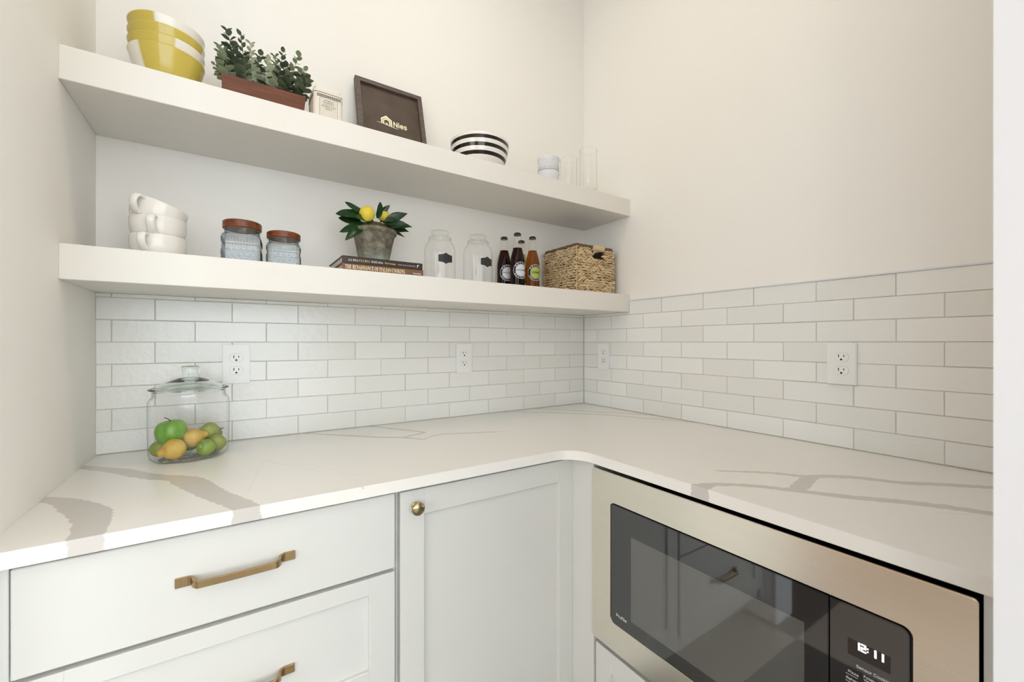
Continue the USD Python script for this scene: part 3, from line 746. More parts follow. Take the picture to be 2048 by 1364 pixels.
hb, ht, db, dt, hh = 0.094, 0.102, 0.030, 0.040, 0.083
for s in (-1, 1):
    part('side_board', slab_quad((-hb * s, s * db, 0), (hb * s, s * db, 0), (ht * s, s * dt, hh), (-ht * s, s * dt, hh), -0.006), M['planter_wood'], pt)
    part('end_board', slab_quad((s * (hb - 0.001), -db * s, 0), (s * (hb - 0.001), db * s, 0), (s * (ht - 0.001), dt * s, hh - 0.012), (s * (ht - 0.001), -dt * s, hh - 0.012), 0.006), M['planter_wood'], pt)
part('moss_fill', cbox(-0.094, 0.094, -0.034, 0.034, 0.006, 0.066, 0.003), M['moss'], pt)


def oval_leaf(L, Wd, cup=0.12, tip=0.3, n=5):
    """A leaf from the origin along +x, face up."""
    V, Fc = [], []
    for i in range(n + 1):
        t = i / n; w = Wd / 2 * (math.sin(PI * min(1, t ** (1 - tip * 0.4))) ** 0.75 if 0 < t < 1 else 0.06); z = -cup * L * (t - 0.4) ** 2
        V += [(t * L, -w, z + cup * w), (t * L, 0, z), (t * L, w, z + cup * w)]
    for i in range(n):
        for k in (0, 1):
            a = i * 3 + k; Fc += [[a, a + 3, a + 4], [a, a + 4, a + 1]]
    V = np.array(V); top = V.copy(); bot = V - (0, 0, 0.0005)
    m = len(V); Fc = np.array(Fc)
    edge = []
    bd = [i * 3 for i in range(n + 1)] + [i * 3 + 2 for i in range(n, -1, -1)]
    for a, b in zip(bd, bd[1:] + bd[:1]): edge += [[a, b + m, b], [a, a + m, b + m]]
    return trimesh.Trimesh(np.vstack([top, bot]), np.vstack([Fc[:, ::-1] * 1, Fc + m, edge]), process=False)


def orient(m, origin, d, up):
    d = np.array(d, float); d /= np.linalg.norm(d); up = np.array(up, float); y = np.cross(up, d); y /= np.linalg.norm(y) + 1e-9; z = np.cross(d, y)
    T = np.eye(4); T[:3, 0], T[:3, 1], T[:3, 2], T[:3, 3] = d, y, z, origin
    m = m.copy(); m.apply_transform(T); return m


tips = [(-1.478, 2.064, 0.9), (-1.496, 2.034, .8), (-1.447, 2.068, .6), (-1.424, 2.058, .5), (-1.506, 1.985, .5), (-1.400, 2.040, .8), (-1.362, 2.064, .5), (-1.345, 2.058, .6), (-1.380, 2.032, 1.), (-1.306, 2.056, .8), (-1.335, 2.030, .9), (-1.286, 2.038, .9), (-1.275, 2.018, .9), (-1.285, 1.998, .9), (-1.300, 2.010, 1.), (-1.355, 2.010, 1.1), (-1.486, 2.012, 1.), (-1.461, 2.028, 1.2), (-1.440, 2.020, 1.2), (-1.418, 2.000, 1.1), (-1.32, 1.995, 1.1), (-1.47, 1.995, 1.2), (-1.39, 1.99, 1.1), (-1.29, 1.985, 1.1), (-1.488, 1.975, .9), (-1.36, 1.975, 1.1), (-1.43, 1.972, 1.1), (-1.33, 1.965, 1.0)]
for k, (tx_, tz, ls) in enumerate(tips):
    lx = tx_ - px; bx = max(-0.088, min(0.088, lx * 0.8 + rng.uniform(-0.02, 0.02))); dy = rng.uniform(-0.028, 0.03); by = rng.uniform(-0.014, 0.018)
    st = curve([(bx, by, 0.06), (bx * 0.7 + lx * 0.3, by * 0.6 + dy * 0.4, 0.06 + (tz - US - 0.06) * 0.45), (lx, dy, tz - US)], 7)
    ms = [tube(st, np.linspace(0.0013, 0.0006, len(st)), 5)]
    n = max(5, int((tz - US) / 0.0165))
    for i in range(n):
        t = 0.28 + 0.72 * i / (n - 1); j = min(len(st) - 2, int(t * (len(st) - 1))); p = st[j] + (st[j + 1] - st[j]) * (t * (len(st) - 1) - j)
        d = st[j + 1] - st[j]; d /= np.linalg.norm(d)
        a = (PI / 2 if i % 2 else 0) + rng.uniform(-.4, .4) + k
        u = np.cross(d, (0.3, 0.2, 1)); u /= np.linalg.norm(u); w = np.cross(d, u)
        size = (0.0275 if t < 0.75 else 0.0190) * ls ** 0.5 * rng.uniform(0.85, 1.2)
        for s in (-1, 1):
            q = s * (math.cos(a) * u + math.sin(a) * w); dirv = q + d * (0.35 + 0.5 * t) + np.array([0, 0, rng.uniform(-.25, .1)])
            ms.append(orient(oval_leaf(size, size * rng.uniform(0.68, 0.9)), p, dirv, d + np.array([0, 0, .3])))
    part('sprig', cat(*ms), M[['eucalyptus_dark', 'eucalyptus_mid', 'eucalyptus_dark', 'eucalyptus_pale', 'eucalyptus_mid'][k % 5] if tz > 2.0 else rng.choice(['eucalyptus_dark', 'eucalyptus_dark', 'eucalyptus_mid'])], pt, smooth=50)

# tea tin
tt = thing('tea_tin', 'cream tea tin with a patterned band, beside the eucalyptus planter', 'tin', (-1.234, -0.200, US), 2)
UsdGeom.Xformable(tt).AddScaleOp().Set(Gf.Vec3f(1, 1, 0.91))
hw = 0.0405
part('tin_body', loft([rrect(hw - .001, hw - .001, 0.012, 0), rrect(hw, hw, 0.012, 0.001), rrect(hw, hw, 0.012, 0.0985), rrect(hw - .002, hw - .002, 0.012, 0.1000)]), M['tin_cream'], tt, smooth=40)
part('tin_lid', loft([rrect(hw + .0006, hw + .0006, 0.012, 0.1005), rrect(hw + .0006, hw + .0006, 0.012, 0.1075), rrect(hw - .0015, hw - .0015, 0.012, 0.1095), rrect(hw - .003, hw - .003, 0.011, 0.1095), rrect(hw - .0045, hw - .0045, 0.010, 0.1200), rrect(hw - .0085, hw - .0085, 0.008, 0.1225)]), M['tin_cream'], tt, smooth=40)
bandm = []
for sx in range(4):
    for i in range(12):
        u = -0.0290 + i * 0.0055
        for a, b, c, d in ((0, 0, 0.0044, 0.0011), (0, 0.0065, 0.0044, 0.0014), (0, 0, 0.0012, 0.0079), (0.0032, 0.0020, 0.0012, 0.0055), (0.0018, 0.0030, 0.0012, 0.0018)):
            q = facing_front(prism(sbox(u + a - .0022, 0.0850 + b, u + a - .0022 + c, 0.0865 + b + d), 0, 0.0003), (0, -hw - 0.0002, 0)); q.apply_transform(trimesh.transformations.rotation_matrix(PI / 2 * sx, (0, 0, 1))); bandm.append(q)
part('band_pattern', cat(*bandm), M['print_grey'], tt)
lp = rr(-0.0235, 0.0235, 0.006, 0.082, 0.0005).union(affinity.scale(Point(0, 0.080).buffer(0.02), 1.17, 0.26))
lb = part('paper_label', facing_front(cat(prism(lp, 0, 0.0003)), (0, -hw - .0001, 0)), M['tin_label'], tt)
tm = [facing_front(prism(lp.buffer(0.0006).difference(lp.buffer(-0.0001)), 0, 0.0004), (0, -hw - .0001, 0))]
for s, h, z, w_ in (('WORLD', 0.0044, 0.0745, 0.026), ('MARKET', 0.0044, 0.0680, 0.030), ('MOROCCAN', 0.0052, 0.0560, 0.038), ('MINT', 0.0052, 0.0485, 0.019)):
    q = text(s, h, 0.0003, serif=True, width=w_, anchor='center'); tm.append(facing_front(q, (0, -hw - 0.0003, z)))
tm.append(facing_front(prism(sbox(-0.0135, 0.0640, 0.0135, 0.0650), 0, 0.0003), (0, -hw - .0003, 0)))
tm.append(facing_front(prism(Polygon([(-0.005, 0.0135), (0.005, 0.0135), (0, 0.0175)]), 0, 0.0003), (0, -hw - .0003, 0)))
part('lettering', cat(*tm), M['print_grey'], lb)

# picture frame leaning on the wall
fr = thing('picture_frame', 'dark brown framed sign with a pale house logo leaning on the wall', 'framed sign', (-0.9865, -0.108, US))
FW, FH, fb, ft = 0.244, 0.3100, 0.0165, 0.020
lean = math.radians(15.5)


def lean_it(m):
    q = facing_front(m, (0, 0, 0)); q.apply_transform(trimesh.transformations.rotation_matrix(-lean, (1, 0, 0))); q.apply_translation((0, 0, 0.0066)); return q


bars = [Polygon([(-FW / 2, 0), (FW / 2, 0), (FW / 2 - fb, fb), (-FW / 2 + fb, fb)]), Polygon([(-FW / 2, FH), (FW / 2, FH), (FW / 2 - fb, FH - fb), (-FW / 2 + fb, FH - fb)]),
        Polygon([(-FW / 2, 0), (-FW / 2 + fb, fb), (-FW / 2 + fb, FH - fb), (-FW / 2, FH)]), Polygon([(FW / 2, 0), (FW / 2 - fb, fb), (FW / 2 - fb, FH - fb), (FW / 2, FH)])]
for b in bars: part('frame_bar', lean_it(prism(b, -ft, 0)), M['frame_wood'], fr)
bd = part('board', lean_it(prism(sbox(-FW / 2 + fb - .002, fb - .002, FW / 2 - fb + .002, FH - fb + .002), -ft + 0.001, -0.0105)), M['frame_board'], fr)
lg = []
# the house mark: two nested gables, a small door and a swoosh, then the name
ou = [(-0.0185, 0), (-0.0185, 0.0235), (0, 0.0345), (0.0215, 0.0235), (0.0215, 0)]


def gable(hw_, hs, hp, w_):
    o = Polygon([(-hw_, 0), (-hw_, hs), (0, hp), (hw_, hs), (hw_, 0)]); i = Polygon([(-hw_ + w_, -1), (-hw_ + w_, hs - w_ * .45), (0, hp - w_ * 1.25), (hw_ - w_, hs - w_ * .45), (hw_ - w_, -1)]); return o.difference(i)


mark = shapely.union_all([gable(0.0215, 0.0215, 0.0345, 0.0055), gable(0.0142, 0.0178, 0.0262, 0.0048), sbox(-0.0035, 0.0, 0.0035, 0.0085)])
sw = [(x, 0.0045 * math.cos((x + 0.034) / 0.075 * PI) + 0.0005) for x in np.linspace(-0.036, 0.042, 20)]
up_ = [(x, y + 0.0025 * math.sin(PI * k / 19)) for k, (x, y) in enumerate(sw)]
swoosh = Polygon(sw + up_[::-1]).buffer(0.0003)
mark = affinity.scale(mark, 0.92, 1.18, origin=(0, 0)); mark = mark.difference(Polygon(sw + [(0.042, -0.02), (-0.036, -0.02)])).difference(swoosh.buffer(0.0012)).union(swoosh)
q = prism(mark, 0, 0.0004); q.apply_translation((-0.020, 0.143, -0.0104)); lg.append(lean_it(q))
q = text('Nies', 0.0205, 0.0004, bold=True, width=0.050); q.apply_translation((0.0045, 0.1455, -0.0104)); lg.append(lean_it(q))
part('logo_print', cat(*lg), M['logo_gold'], bd, label='pale gold house logo with the name Nies')

# striped bowl
SX, SY = -0.684, -0.160
sb_o = curve([(0, 0, 0), (0.045, 0, 0), (0.052, 0, 0.003), (0.078, 0, 0.020), (0.097, 0, 0.048), (0.106, 0, 0.080), (0.1098, 0, 0.106), (0.1103, 0, 0.1155)], 12)[:, [0, 2]]
sb_i = curve([(0.1085, 0, 0.1168), (0.1068, 0, 0.112), (0.103, 0, 0.080), (0.094, 0, 0.050), (0.075, 0, 0.024), (0.05, 0, 0.008), (0, 0, 0.005)], 5)[:, [0, 2]]
s_from_rim = np.r_[0, np.cumsum(np.linalg.norm(np.diff(sb_o[::-1], axis=0), axis=1))][::-1]
bands = [(0.0105, 0.0225), (0.0365, 0.0490), (0.0640, 0.0770)]
f_st = lambda s: min([1.0] + [max(a - s, s - b) for a, b in bands])
n = 96; V, sv, Fc = [], [], []
P_ = np.vstack([sb_o, sb_i])
for i, (r, z) in enumerate(P_):
    for k in range(n):
        a = 2 * PI * k / n; V.append((max(r, 0) * math.cos(a), max(r, 0) * math.sin(a), z)); sv.append(f_st(s_from_rim[i]) if i < len(sb_o) else 0.05)
for i in range(len(P_) - 1):
    for k in range(n):
        a, b = i * n + k, i * n + (k + 1) % n; Fc += [[a, b, b + n], [a, b + n, a + n]]
sbw = thing('striped_bowl', 'white bowl with three black stripes on the upper shelf', 'bowl', (SX, SY, US))
part('bowl', trimesh.Trimesh(np.array(V), np.array(Fc), process=False), M['stripe_glaze'], sbw, smooth=True, prim=('stripe', np.clip(sv, -0.05, 0.05)))


# two small textured dishes, stacked
def dish():
    m = lathe([(0, 0), (0.036, 0), (0.040, 0.003), (0.0425, 0.018), (0.0430, 0.043), (0.0445, 0.0455), (0.0450, 0.054), (0.0442, 0.0575), (0.0420, 0.0575), (0.0405, 0.048), (0.0400, 0.02), (0.037, 0.006), (0, 0.005)], 56); return m


sd = thing('ramekin', 'small white embossed dish, the lower of two stacked', 'dish', (-0.388, -0.205, US), 0, 'stacked embossed dishes')
part('dish', dish(), M['ceramic_cool'], sd, smooth=35)
dia = []
for row in range(5):
    for k in range(32):
        a = 2 * PI * (k + 0.5 * (row % 2)) / 32
        d_ = trimesh.creation.icosphere(subdivisions=1, radius=1.0); d_.apply_transform(np.diag([0.0034, 0.0010, 0.0042, 1])); d_.apply_translation((0, -0.0428, 0.0080 + row * 0.0084)); d_.apply_transform(trimesh.transformations.rotation_matrix(a, (0, 0, 1))); dia.append(d_)
part('embossing', cat(*dia), M['ceramic_cool'], sd, smooth=True, kind='stuff')
copy_of(sd, 'small white embossed dish on top of its pair, left of the tumblers', (-0.388, -0.205, US + 0.0577), 7)


def tumbler(h, r):
    return lathe([(0, 0), (r - .003, 0), (r - .001, 0.001), (r, 0.004), (r, h - .001), (r - .0006, h), (r - .0014, h), (r - .0018, h - .001), (r - .0018, h - .006)], 64)


g1 = thing('tumbler', 'clear straight glass tumbler next to the embossed dishes, the shorter one', 'glass', (-0.275, -0.2, US)); part('glass_body', tumbler(0.146, 0.0355), M['thin_clear_glass'], g1, smooth=40)
g2 = thing('tumbler', 'taller clear glass tumbler at the right end of the upper shelf', 'glass', (-0.209, -0.250, US))
part('glass_body', tumbler(0.182, 0.0363), M['thin_clear_glass'], g2, smooth=40)
part('glass_base', lathe([(0, 0.0012), (0.0335, 0.0012), (0.0345, 0.003), (0.0345, 0.011), (0.0325, 0.0125), (0, 0.0125)], 56), M['lid_glass'], g2, smooth=40)

# ---------------------------------------------------------------- lower shelf
MX, MY = -1.625, -0.160
mug_o = [(0, 0), (0.040, 0), (0.044, 0.0015), (0.0490, 0.006), (0.0525, 0.012), (0.0560, 0.023), (0.0578, 0.036), (0.0580, 0.048), (0.0574, 0.0560), (0.0564, 0.0575)]
mug_i = [(0.0550, 0.0575), (0.0548, 0.0555), (0.0552, 0.047), (0.0548, 0.036), (0.0530, 0.023), (0.0480, 0.0115), (0.040, 0.0050), (0, 0.0040)]
mgm = lathe(np.vstack([curve([(r, 0, z) for r, z in mug_o], 4)[:, [0, 2]].clip(0), curve([(r, 0, z) for r, z in mug_i], 4)[:, [0, 2]].clip(0)]).tolist(), 72)
hpath = curve([(0.0550, 0, 0.0500), (0.0640, 0, 0.0525), (0.0725, 0, 0.0495), (0.0760, 0, 0.0400), (0.0725, 0, 0.0290), (0.0640, 0, 0.0200), (0.0540, 0, 0.0140)], 6)
hr = []
tt_ = np.gradient(hpath, axis=0); tt_ /= np.linalg.norm(tt_, axis=1, keepdims=True)
for p, t_, e in zip(hpath, tt_, np.linspace(0, 1, len(hpath))):
    nrm = np.array([-t_[2], 0, t_[0]]); wv_ = 0.0090 + 0.0025 * (2 * e - 1) ** 4
    hr.append([p + nrm * 0.0050 * math.sin(a) + np.array([0, 1, 0]) * wv_ * math.cos(a) for a in np.linspace(0, 2 * PI, 14, endpoint=False)])
mgh = loft(hr)
mug_dir = -86.0   # towards the viewer
mg = thing('soup_mug', 'wide white soup mug at the bottom of the stack of three', 'mug', (MX, MY, LS), mug_dir - 23, 'stacked white soup mugs')
part('cup', mgm, M['ceramic_white'], mg, smooth=50); part('handle', mgh, M['ceramic_white'], mg, smooth=60)
copy_of(mg, 'wide white soup mug in the middle of the stack of three', (MX, MY, LS + 0.0455), mug_dir - 9)
top = copy_of(mg, 'wide white soup mug lying tilted on top of its stack', (MX - 0.008, MY, LS + 0.0875), 0)
tx_ = UsdGeom.Xformable(top); tx_.ClearXformOpOrder()
mat4 = Gf.Matrix4d().SetRotate(Gf.Rotation(Gf.Vec3d(0, 0, 1), mug_dir - 38)) * Gf.Matrix4d().SetRotate(Gf.Rotation(Gf.Vec3d(0.07, 0.99, 0), 18.5)) * Gf.Matrix4d().SetTranslate(Gf.Vec3d(MX - 0.0105, MY, LS + 0.0850))
tx_.AddTransformOp().Set(mat4)


# square blue glass jars with wooden lids
def blue_jar(name, label, loc, hw_, h, rl, lid_h):
    t = thing(name, label, 'jar', loc, -6, 'blue glass jars with wooden lids'); r = 0.012
    outer_ = [rrect(hw_ - .004, hw_ - .004, r, 0, 8), rrect(hw_ - .001, hw_ - .001, r, 0.003, 8), rrect(hw_, hw_, r, 0.006, 8), rrect(hw_, hw_, r, h * .60, 8), rrect(hw_ - .0025, hw_ - .0025, r, h * .625, 8), rrect(hw_, hw_, r, h * .65, 8), rrect(hw_, hw_, r, h * .90, 8), rrect(hw_ - .002, hw_ - .002, r, h * .93, 8), rrect(hw_ - .0005, hw_ - .0005, r, h * .95, 8)]
    circ = lambda rad, z: np.array([(rad * math.cos(a), rad * math.sin(a), z) for a in np.radians([p for a0 in (0, 90, 180, 270) for p in (a0 + 90 * (k + .5) / 9 for k in range(9))])])
    neck = [rrect(hw_ - .005, hw_ - .005, r + .006, h * .99, 8), circ(rl - .004, h * 1.005), circ(rl - .0045, h + .012)]
    inner = [circ(rl - .007, h + .012), circ(rl - .0068, h * 1.002), rrect(hw_ - .009, hw_ - .009, r, h * .96, 8), rrect(hw_ - .0045, hw_ - .0045, r - .002, h * .90, 8), rrect(hw_ - .0045, hw_ - .0045, r - .002, 0.010, 8), rrect(hw_ - .008, hw_ - .008, r - .002, 0.007, 8)]
    part('jar_body', loft(outer_ + neck + inner[:2], True, False), M['blue_glass'], t, smooth=30)
    dm = []
    nx, pitch = 5, hw_ * 2 * 0.80 / 5
    for s in range(4):
        g = []
        for row in range(4):
            for k in range(nx + (row % 2 == 0)):
                u = (k - (nx - (row % 2)) / 2) * pitch; z = h * 0.10 + row * pitch * 0.62
                if z + pitch * .3 > h * .585 or abs(u) > hw_ * .86: continue
                o = pitch * .44
                g.append(trimesh.convex.convex_hull(np.array([(u - o, 0, z), (u, 0, z + o * 1.1), (u + o, 0, z), (u, 0, z - o * 1.1), (u - o * .35, -.0022, z), (u, -.0022, z + o * .4), (u + o * .35, -.0022, z), (u, -.0022, z - o * .4)])))
        for k in range(11):
            u = (k - 5) * hw_ * 0.155
            g.append(trimesh.convex.convex_hull(np.array([(u - .0026, 0, h * .70), (u + .0026, 0, h * .70), (u + .0026, 0, h * .87), (u - .0026, 0, h * .87), (u, -.0018, h * .71), (u, -.0018, h * .86)])))
        q = cat(*g); q.apply_translation((0, -hw_ - .0001, 0)); q.apply_transform(trimesh.transformations.rotation_matrix(PI / 2 * s, (0, 0, 1))); dm.append(q)
    part('cut_pattern', cat(*dm), M['blue_glass'], t, kind='stuff')
    part('gasket', lathe([(rl - .012, h + .0125), (rl - .003, h + .0125), (rl - .003, h + .0155), (rl - .012, h + .0155), (rl - .012, h + .0125)], 48), M['thin_clear_glass'], t)
    part('wooden_lid', lathe([(0, h + .0158), (rl - .002, h + .0158), (rl, h + .0178), (rl, h + lid_h + .0135), (rl - .002, h + lid_h + .0158), (0, h + lid_h + .0158)], 64), M['lid_wood'], t, smooth=35)


blue_jar('storage_jar', 'larger square blue glass jar with round wooden lid, beside the white mugs', (-1.4435, -0.180, LS), 0.0445, 0.0820, 0.0462, 0.0205)
blue_jar('storage_jar', 'smaller square blue glass jar with round wooden lid, right of the larger one', (-1.3430, -0.185, LS), 0.0415, 0.0680, 0.0432, 0.0180)


# books
def book(label, loc, w, d, t, cover, items, rot=0):
    b = thing('book', label, 'book', loc, rot, None); c = 0.0022
    part('cover', cat(cbox(-w / 2, w / 2, 0, d, 0, c, 0.0005), cbox(-w / 2, w / 2, 0, d, t - c, t, 0.0005), cbox(-w / 2, w / 2, 0, 0.0025, 0.0003, t - 0.0003, 0.0008)), M[cover], b)
    part('page_block', cbox(-w / 2 + .004, w / 2 - .004, 0.0025, d - .004, c, t - c), M['pages'], b)
    for mat_, ts in items:
        for q, u, z in ts: part('spine_lettering', facing_front(q, (u, -0.0001, z)), M[mat_], b)


b1 = 0.0265
book('brown cookbook with large cream spine lettering, under the dark book', (-1.068, -0.240, LS), 0.254, 0.200, b1, 'book_brown', [('print_cream', [(text('THE RENAISSANCE OF ITALIAN COOKING', 0.0118, 0.0003, serif=True, width=0.184), -0.1185, 0.0105)]), ('print_white', [(text('Bruno Libera', 0.0045, 0.0003, bold=True, width=0.026), 0.0920, 0.0115)])])
book('dark brown cookbook with small white spine lettering, under the lemon plant', (-1.0695, -0.240, LS + b1), 0.251, 0.208, 0.0215, 'book_dark',
     [('print_white', [(text('LA MIA', 0.0060, 0.0003, serif=True, width=0.0275), -0.1075, 0.0075), (text('TOSCANA', 0.0060, 0.0003, serif=True, width=0.0370), -0.0415, 0.0075), (text('Andrew Friedman and Marta Pulini', 0.0026, 0.0003, width=0.058), 0.0430, 0.0090)]),
      ('print_yellow', [(text('CUCINA', 0.0060, 0.0003, serif=True, width=0.0335), -0.0780, 0.0075), (text('Pino Luongo', 0.0048, 0.0003, serif=True, width=0.0340), 0.0015, 0.0085)]),
      ('print_white', [(prism(Polygon([(0, 0), (0.0022, 0), (0.0030, 0.0050), (0.0062, 0.0068), (0.0085, 0.0090), (0, 0.0090)]), 0, 0.0003), 0.1065, 0.0065)])])

# lemon plant in a stone pot
PX, PY, PZ = -1.0815, -0.168, LS + b1 + 0.0216
lp_ = thing('potted_lemon_plant', 'small lemon plant in a weathered grey stone pot standing on the books', 'plant', (PX, PY, PZ))
pot = lathe([(0, 0), (0.0445, 0), (0.0465, 0.002), (0.0620, 0.078), (0.0645, 0.088), (0.0690, 0.091), (0.0715, 0.0945), (0.0715, 0.1005), (0.0690, 0.1045), (0.0650, 0.1040), (0.0615, 0.0960), (0.0590, 0.088), (0, 0.086)], 72)
part('pot', pot, M['pot_stone'], lp_, smooth=35)
ms_ = blob(1.0, (0.061, 0.061, 0.036), 5, 0.25, 3); ms_.apply_translation((0, 0, 0.096)); part('moss', ms_, M['moss'], lp_, smooth=True)


def lance(L, Wd, droop):
    V, Fc = [], []; n_ = 9
    for i in range(n_ + 1):
        t = i / n_; w = Wd / 2 * max(0.03, (math.sin(PI * t ** 0.9) ** 0.8) if 0 < t < 1 else 0.03); z = -droop * L * t * t
        wave = 0.06 * Wd * math.sin(9 * t)
        V += [(t * L, -w, z + 0.22 * w + wave), (t * L, -w * .5, z + 0.06 * w), (t * L, 0, z), (t * L, w * .5, z + 0.06 * w), (t * L, w, z + 0.22 * w - wave)]
    for i in range(n_):
        for k in range(4):
            a = i * 5 + k; Fc += [[a, a + 5, a + 6], [a, a + 6, a + 1]]
    V = np.array(V); Fc = np.array(Fc); m_ = len(V)
    bd_ = [i * 5 for i in range(n_ + 1)] + [i * 5 + 4 for i in range(n_, -1, -1)]; ed = []
    for a, b in zip(bd_, bd_[1:] + bd_[:1]): ed += [[a, b + m_, b], [a, a + m_, b + m_]]
    return trimesh.Trimesh(np.vstack([V, V - (0, 0, 0.0006)]), np.vstack([Fc[:, ::-1], Fc + m_, ed]), process=False)


leaves = [  # base, tip (world), width, droop
    ((-1.112, -.18, 1.622), (-1.200, -.215, 1.604), .034, .10), ((-1.105, -.17, 1.626), (-1.178, -.20, 1.650), .022, -.05), ((-1.115, -.19, 1.598), (-1.176, -.235, 1.528), .026, .12), ((-1.120, -.185, 1.596), (-1.187, -.205, 1.552), .022, .1),
    ((-1.075, -.17, 1.625), (-1.035, -.185, 1.668), .018, .05), ((-1.060, -.17, 1.618), (-0.998, -.185, 1.628), .026, .1), ((-1.055, -.19, 1.612), (-0.990, -.225, 1.632), .026, .22), ((-1.058, -.19, 1.606), (-0.972, -.215, 1.600), .030, .05),
    ((-1.045, -.18, 1.598), (-0.980, -.205, 1.585), .026, .1), ((-1.082, -.21, 1.612), (-1.080, -.245, 1.650), .022, .1), ((-1.120, -.17, 1.600), (-1.190, -.19, 1.598), .030, .1), ((-1.040, -.17, 1.600), (-0.984, -.18, 1.572), .012, .05),
    ((-1.10, -.15, 1.60), (-1.13, -.10, 1.63), .026, .1), ((-1.06, -.15, 1.60), (-1.03, -.09, 1.62), .026, .1), ((-1.09, -.20, 1.602), (-1.155, -.255, 1.592), .024, .1), ((-1.07, -.205, 1.603), (-1.045, -.262, 1.606), .024, .15), ((-1.05, -.19, 1.600), (-1.00, -.235, 1.598), .026, .1)]
for b, t_, w, dr_ in leaves:
    b, t_ = np.array(b) - (PX, PY, PZ), np.array(t_) - (PX, PY, PZ); L = np.linalg.norm(t_ - b)
    d = (t_ - b) / L; aim = d + np.array([0, 0, dr_ * 0.9])
    part('leaf', orient(lance(L * 1.03, w * 1.12, dr_), b, aim, (0.15 + rng.uniform(-.3, .3), -1.0, 0.25 + rng.uniform(-.25, .25))), M['lemon_leaf'], lp_, smooth=60)
for b, t_ in (((-0.01, 0, .10), (-0.035, -0.015, .145)), ((0, 0, .10), (0.02, -.01, .14)), ((0.01, -.01, .10), (0.03, -.02, .128)), ((-.02, -.01, .1), (-.04, -.02, .12))):
    part('stem', tube(curve([b, tuple(np.add(b, t_) / 2 + (0.004, 0, .004)), t_], 5), 0.0016, 6), M['stem_brown'], lp_, smooth=True)
for (lx, ly, lz), r, tl in (((-1.119, -0.226, 1.6165), 0.0235, 20), ((-1.047, -0.165, 1.634), 0.0205, -40)):
    l_ = lathe([(0, -1.16), (0.12, -1.14), (0.3, -1.0), (0.72, -0.68), (0.97, -0.2), (0.97, 0.25), (0.74, 0.68), (0.38, 0.96), (0.17, 1.08), (0, 1.12)], 36); l_.apply_scale(r); l_.apply_transform(trimesh.transformations.rotation_matrix(math.radians(tl), (0, 1, 0))); l_.apply_translation((lx - PX, ly - PY, lz - PZ))
    part('lemon', l_, M['lemon_skin'], lp_, smooth=True, label='yellow lemon')

# apothecary jars with chalk labels
AJ = dict(r=0.0545)
aj = thing('apothecary_jar', 'clear round glass jar with a black chalk label, right of the cookbooks', 'jar', (-0.842, -0.150, LS), 0, 'apothecary jars with black labels')
part('jar_body', lathe([(0, 0), (0.048, 0), (0.0525, 0.003), (0.0545, 0.010), (0.0545, 0.118), (0.0530, 0.130), (0.0470, 0.143), (0.0405, 0.150), (0.0390, 0.154), (0.0395, 0.157), (0.0415, 0.1585), (0.0415, 0.1615), (0.0395, 0.163), (0.037, 0.163), (0.0365, 0.154)], 72), M['clear_glass'], aj, smooth=45)
part('glass_lid', lathe([(0, 0.1635), (0.0385, 0.1635), (0.0395, 0.1650), (0.0385, 0.1675), (0.0290, 0.1705), (0.0215, 0.1730), (0.0205, 0.1760), (0.0260, 0.1790), (0.0325, 0.1820), (0.0335, 0.1845), (0.0310, 0.1872), (0.022, 0.1890), (0, 0.1895)], 64), M['clear_glass'], aj, smooth=45, label='clear glass disc lid')
lab = Polygon([(-.0265, .0100), (-.0245, .0125), (-.0150, .0130), (-.0060, .0160), (0, .0195), (.0060, .0160), (.0150, .0130), (.0245, .0125), (.0265, .0100), (.0265, -.0100), (.0245, -.0125), (.0150, -.0130), (.0060, -.0160), (0, -.0195), (-.0060, -.0160), (-.0150, -.0130), (-.0245, -.0125), (-.0265, -.0100)])
lm = bend(finer(prism(lab, 0, 0.0004), 0.005), 0.0547); lm.apply_transform(trimesh.transformations.rotation_matrix(math.radians(-2), (0, 0, 1))); lm.apply_translation((0, 0, 0.083))
part('chalk_label', lm, M['chalk_label'], aj, label='black chalkboard label')
copy_of(aj, 'clear round glass jar with a black chalk label, left of the soda bottles', (-0.6985, -0.172, LS), 12)


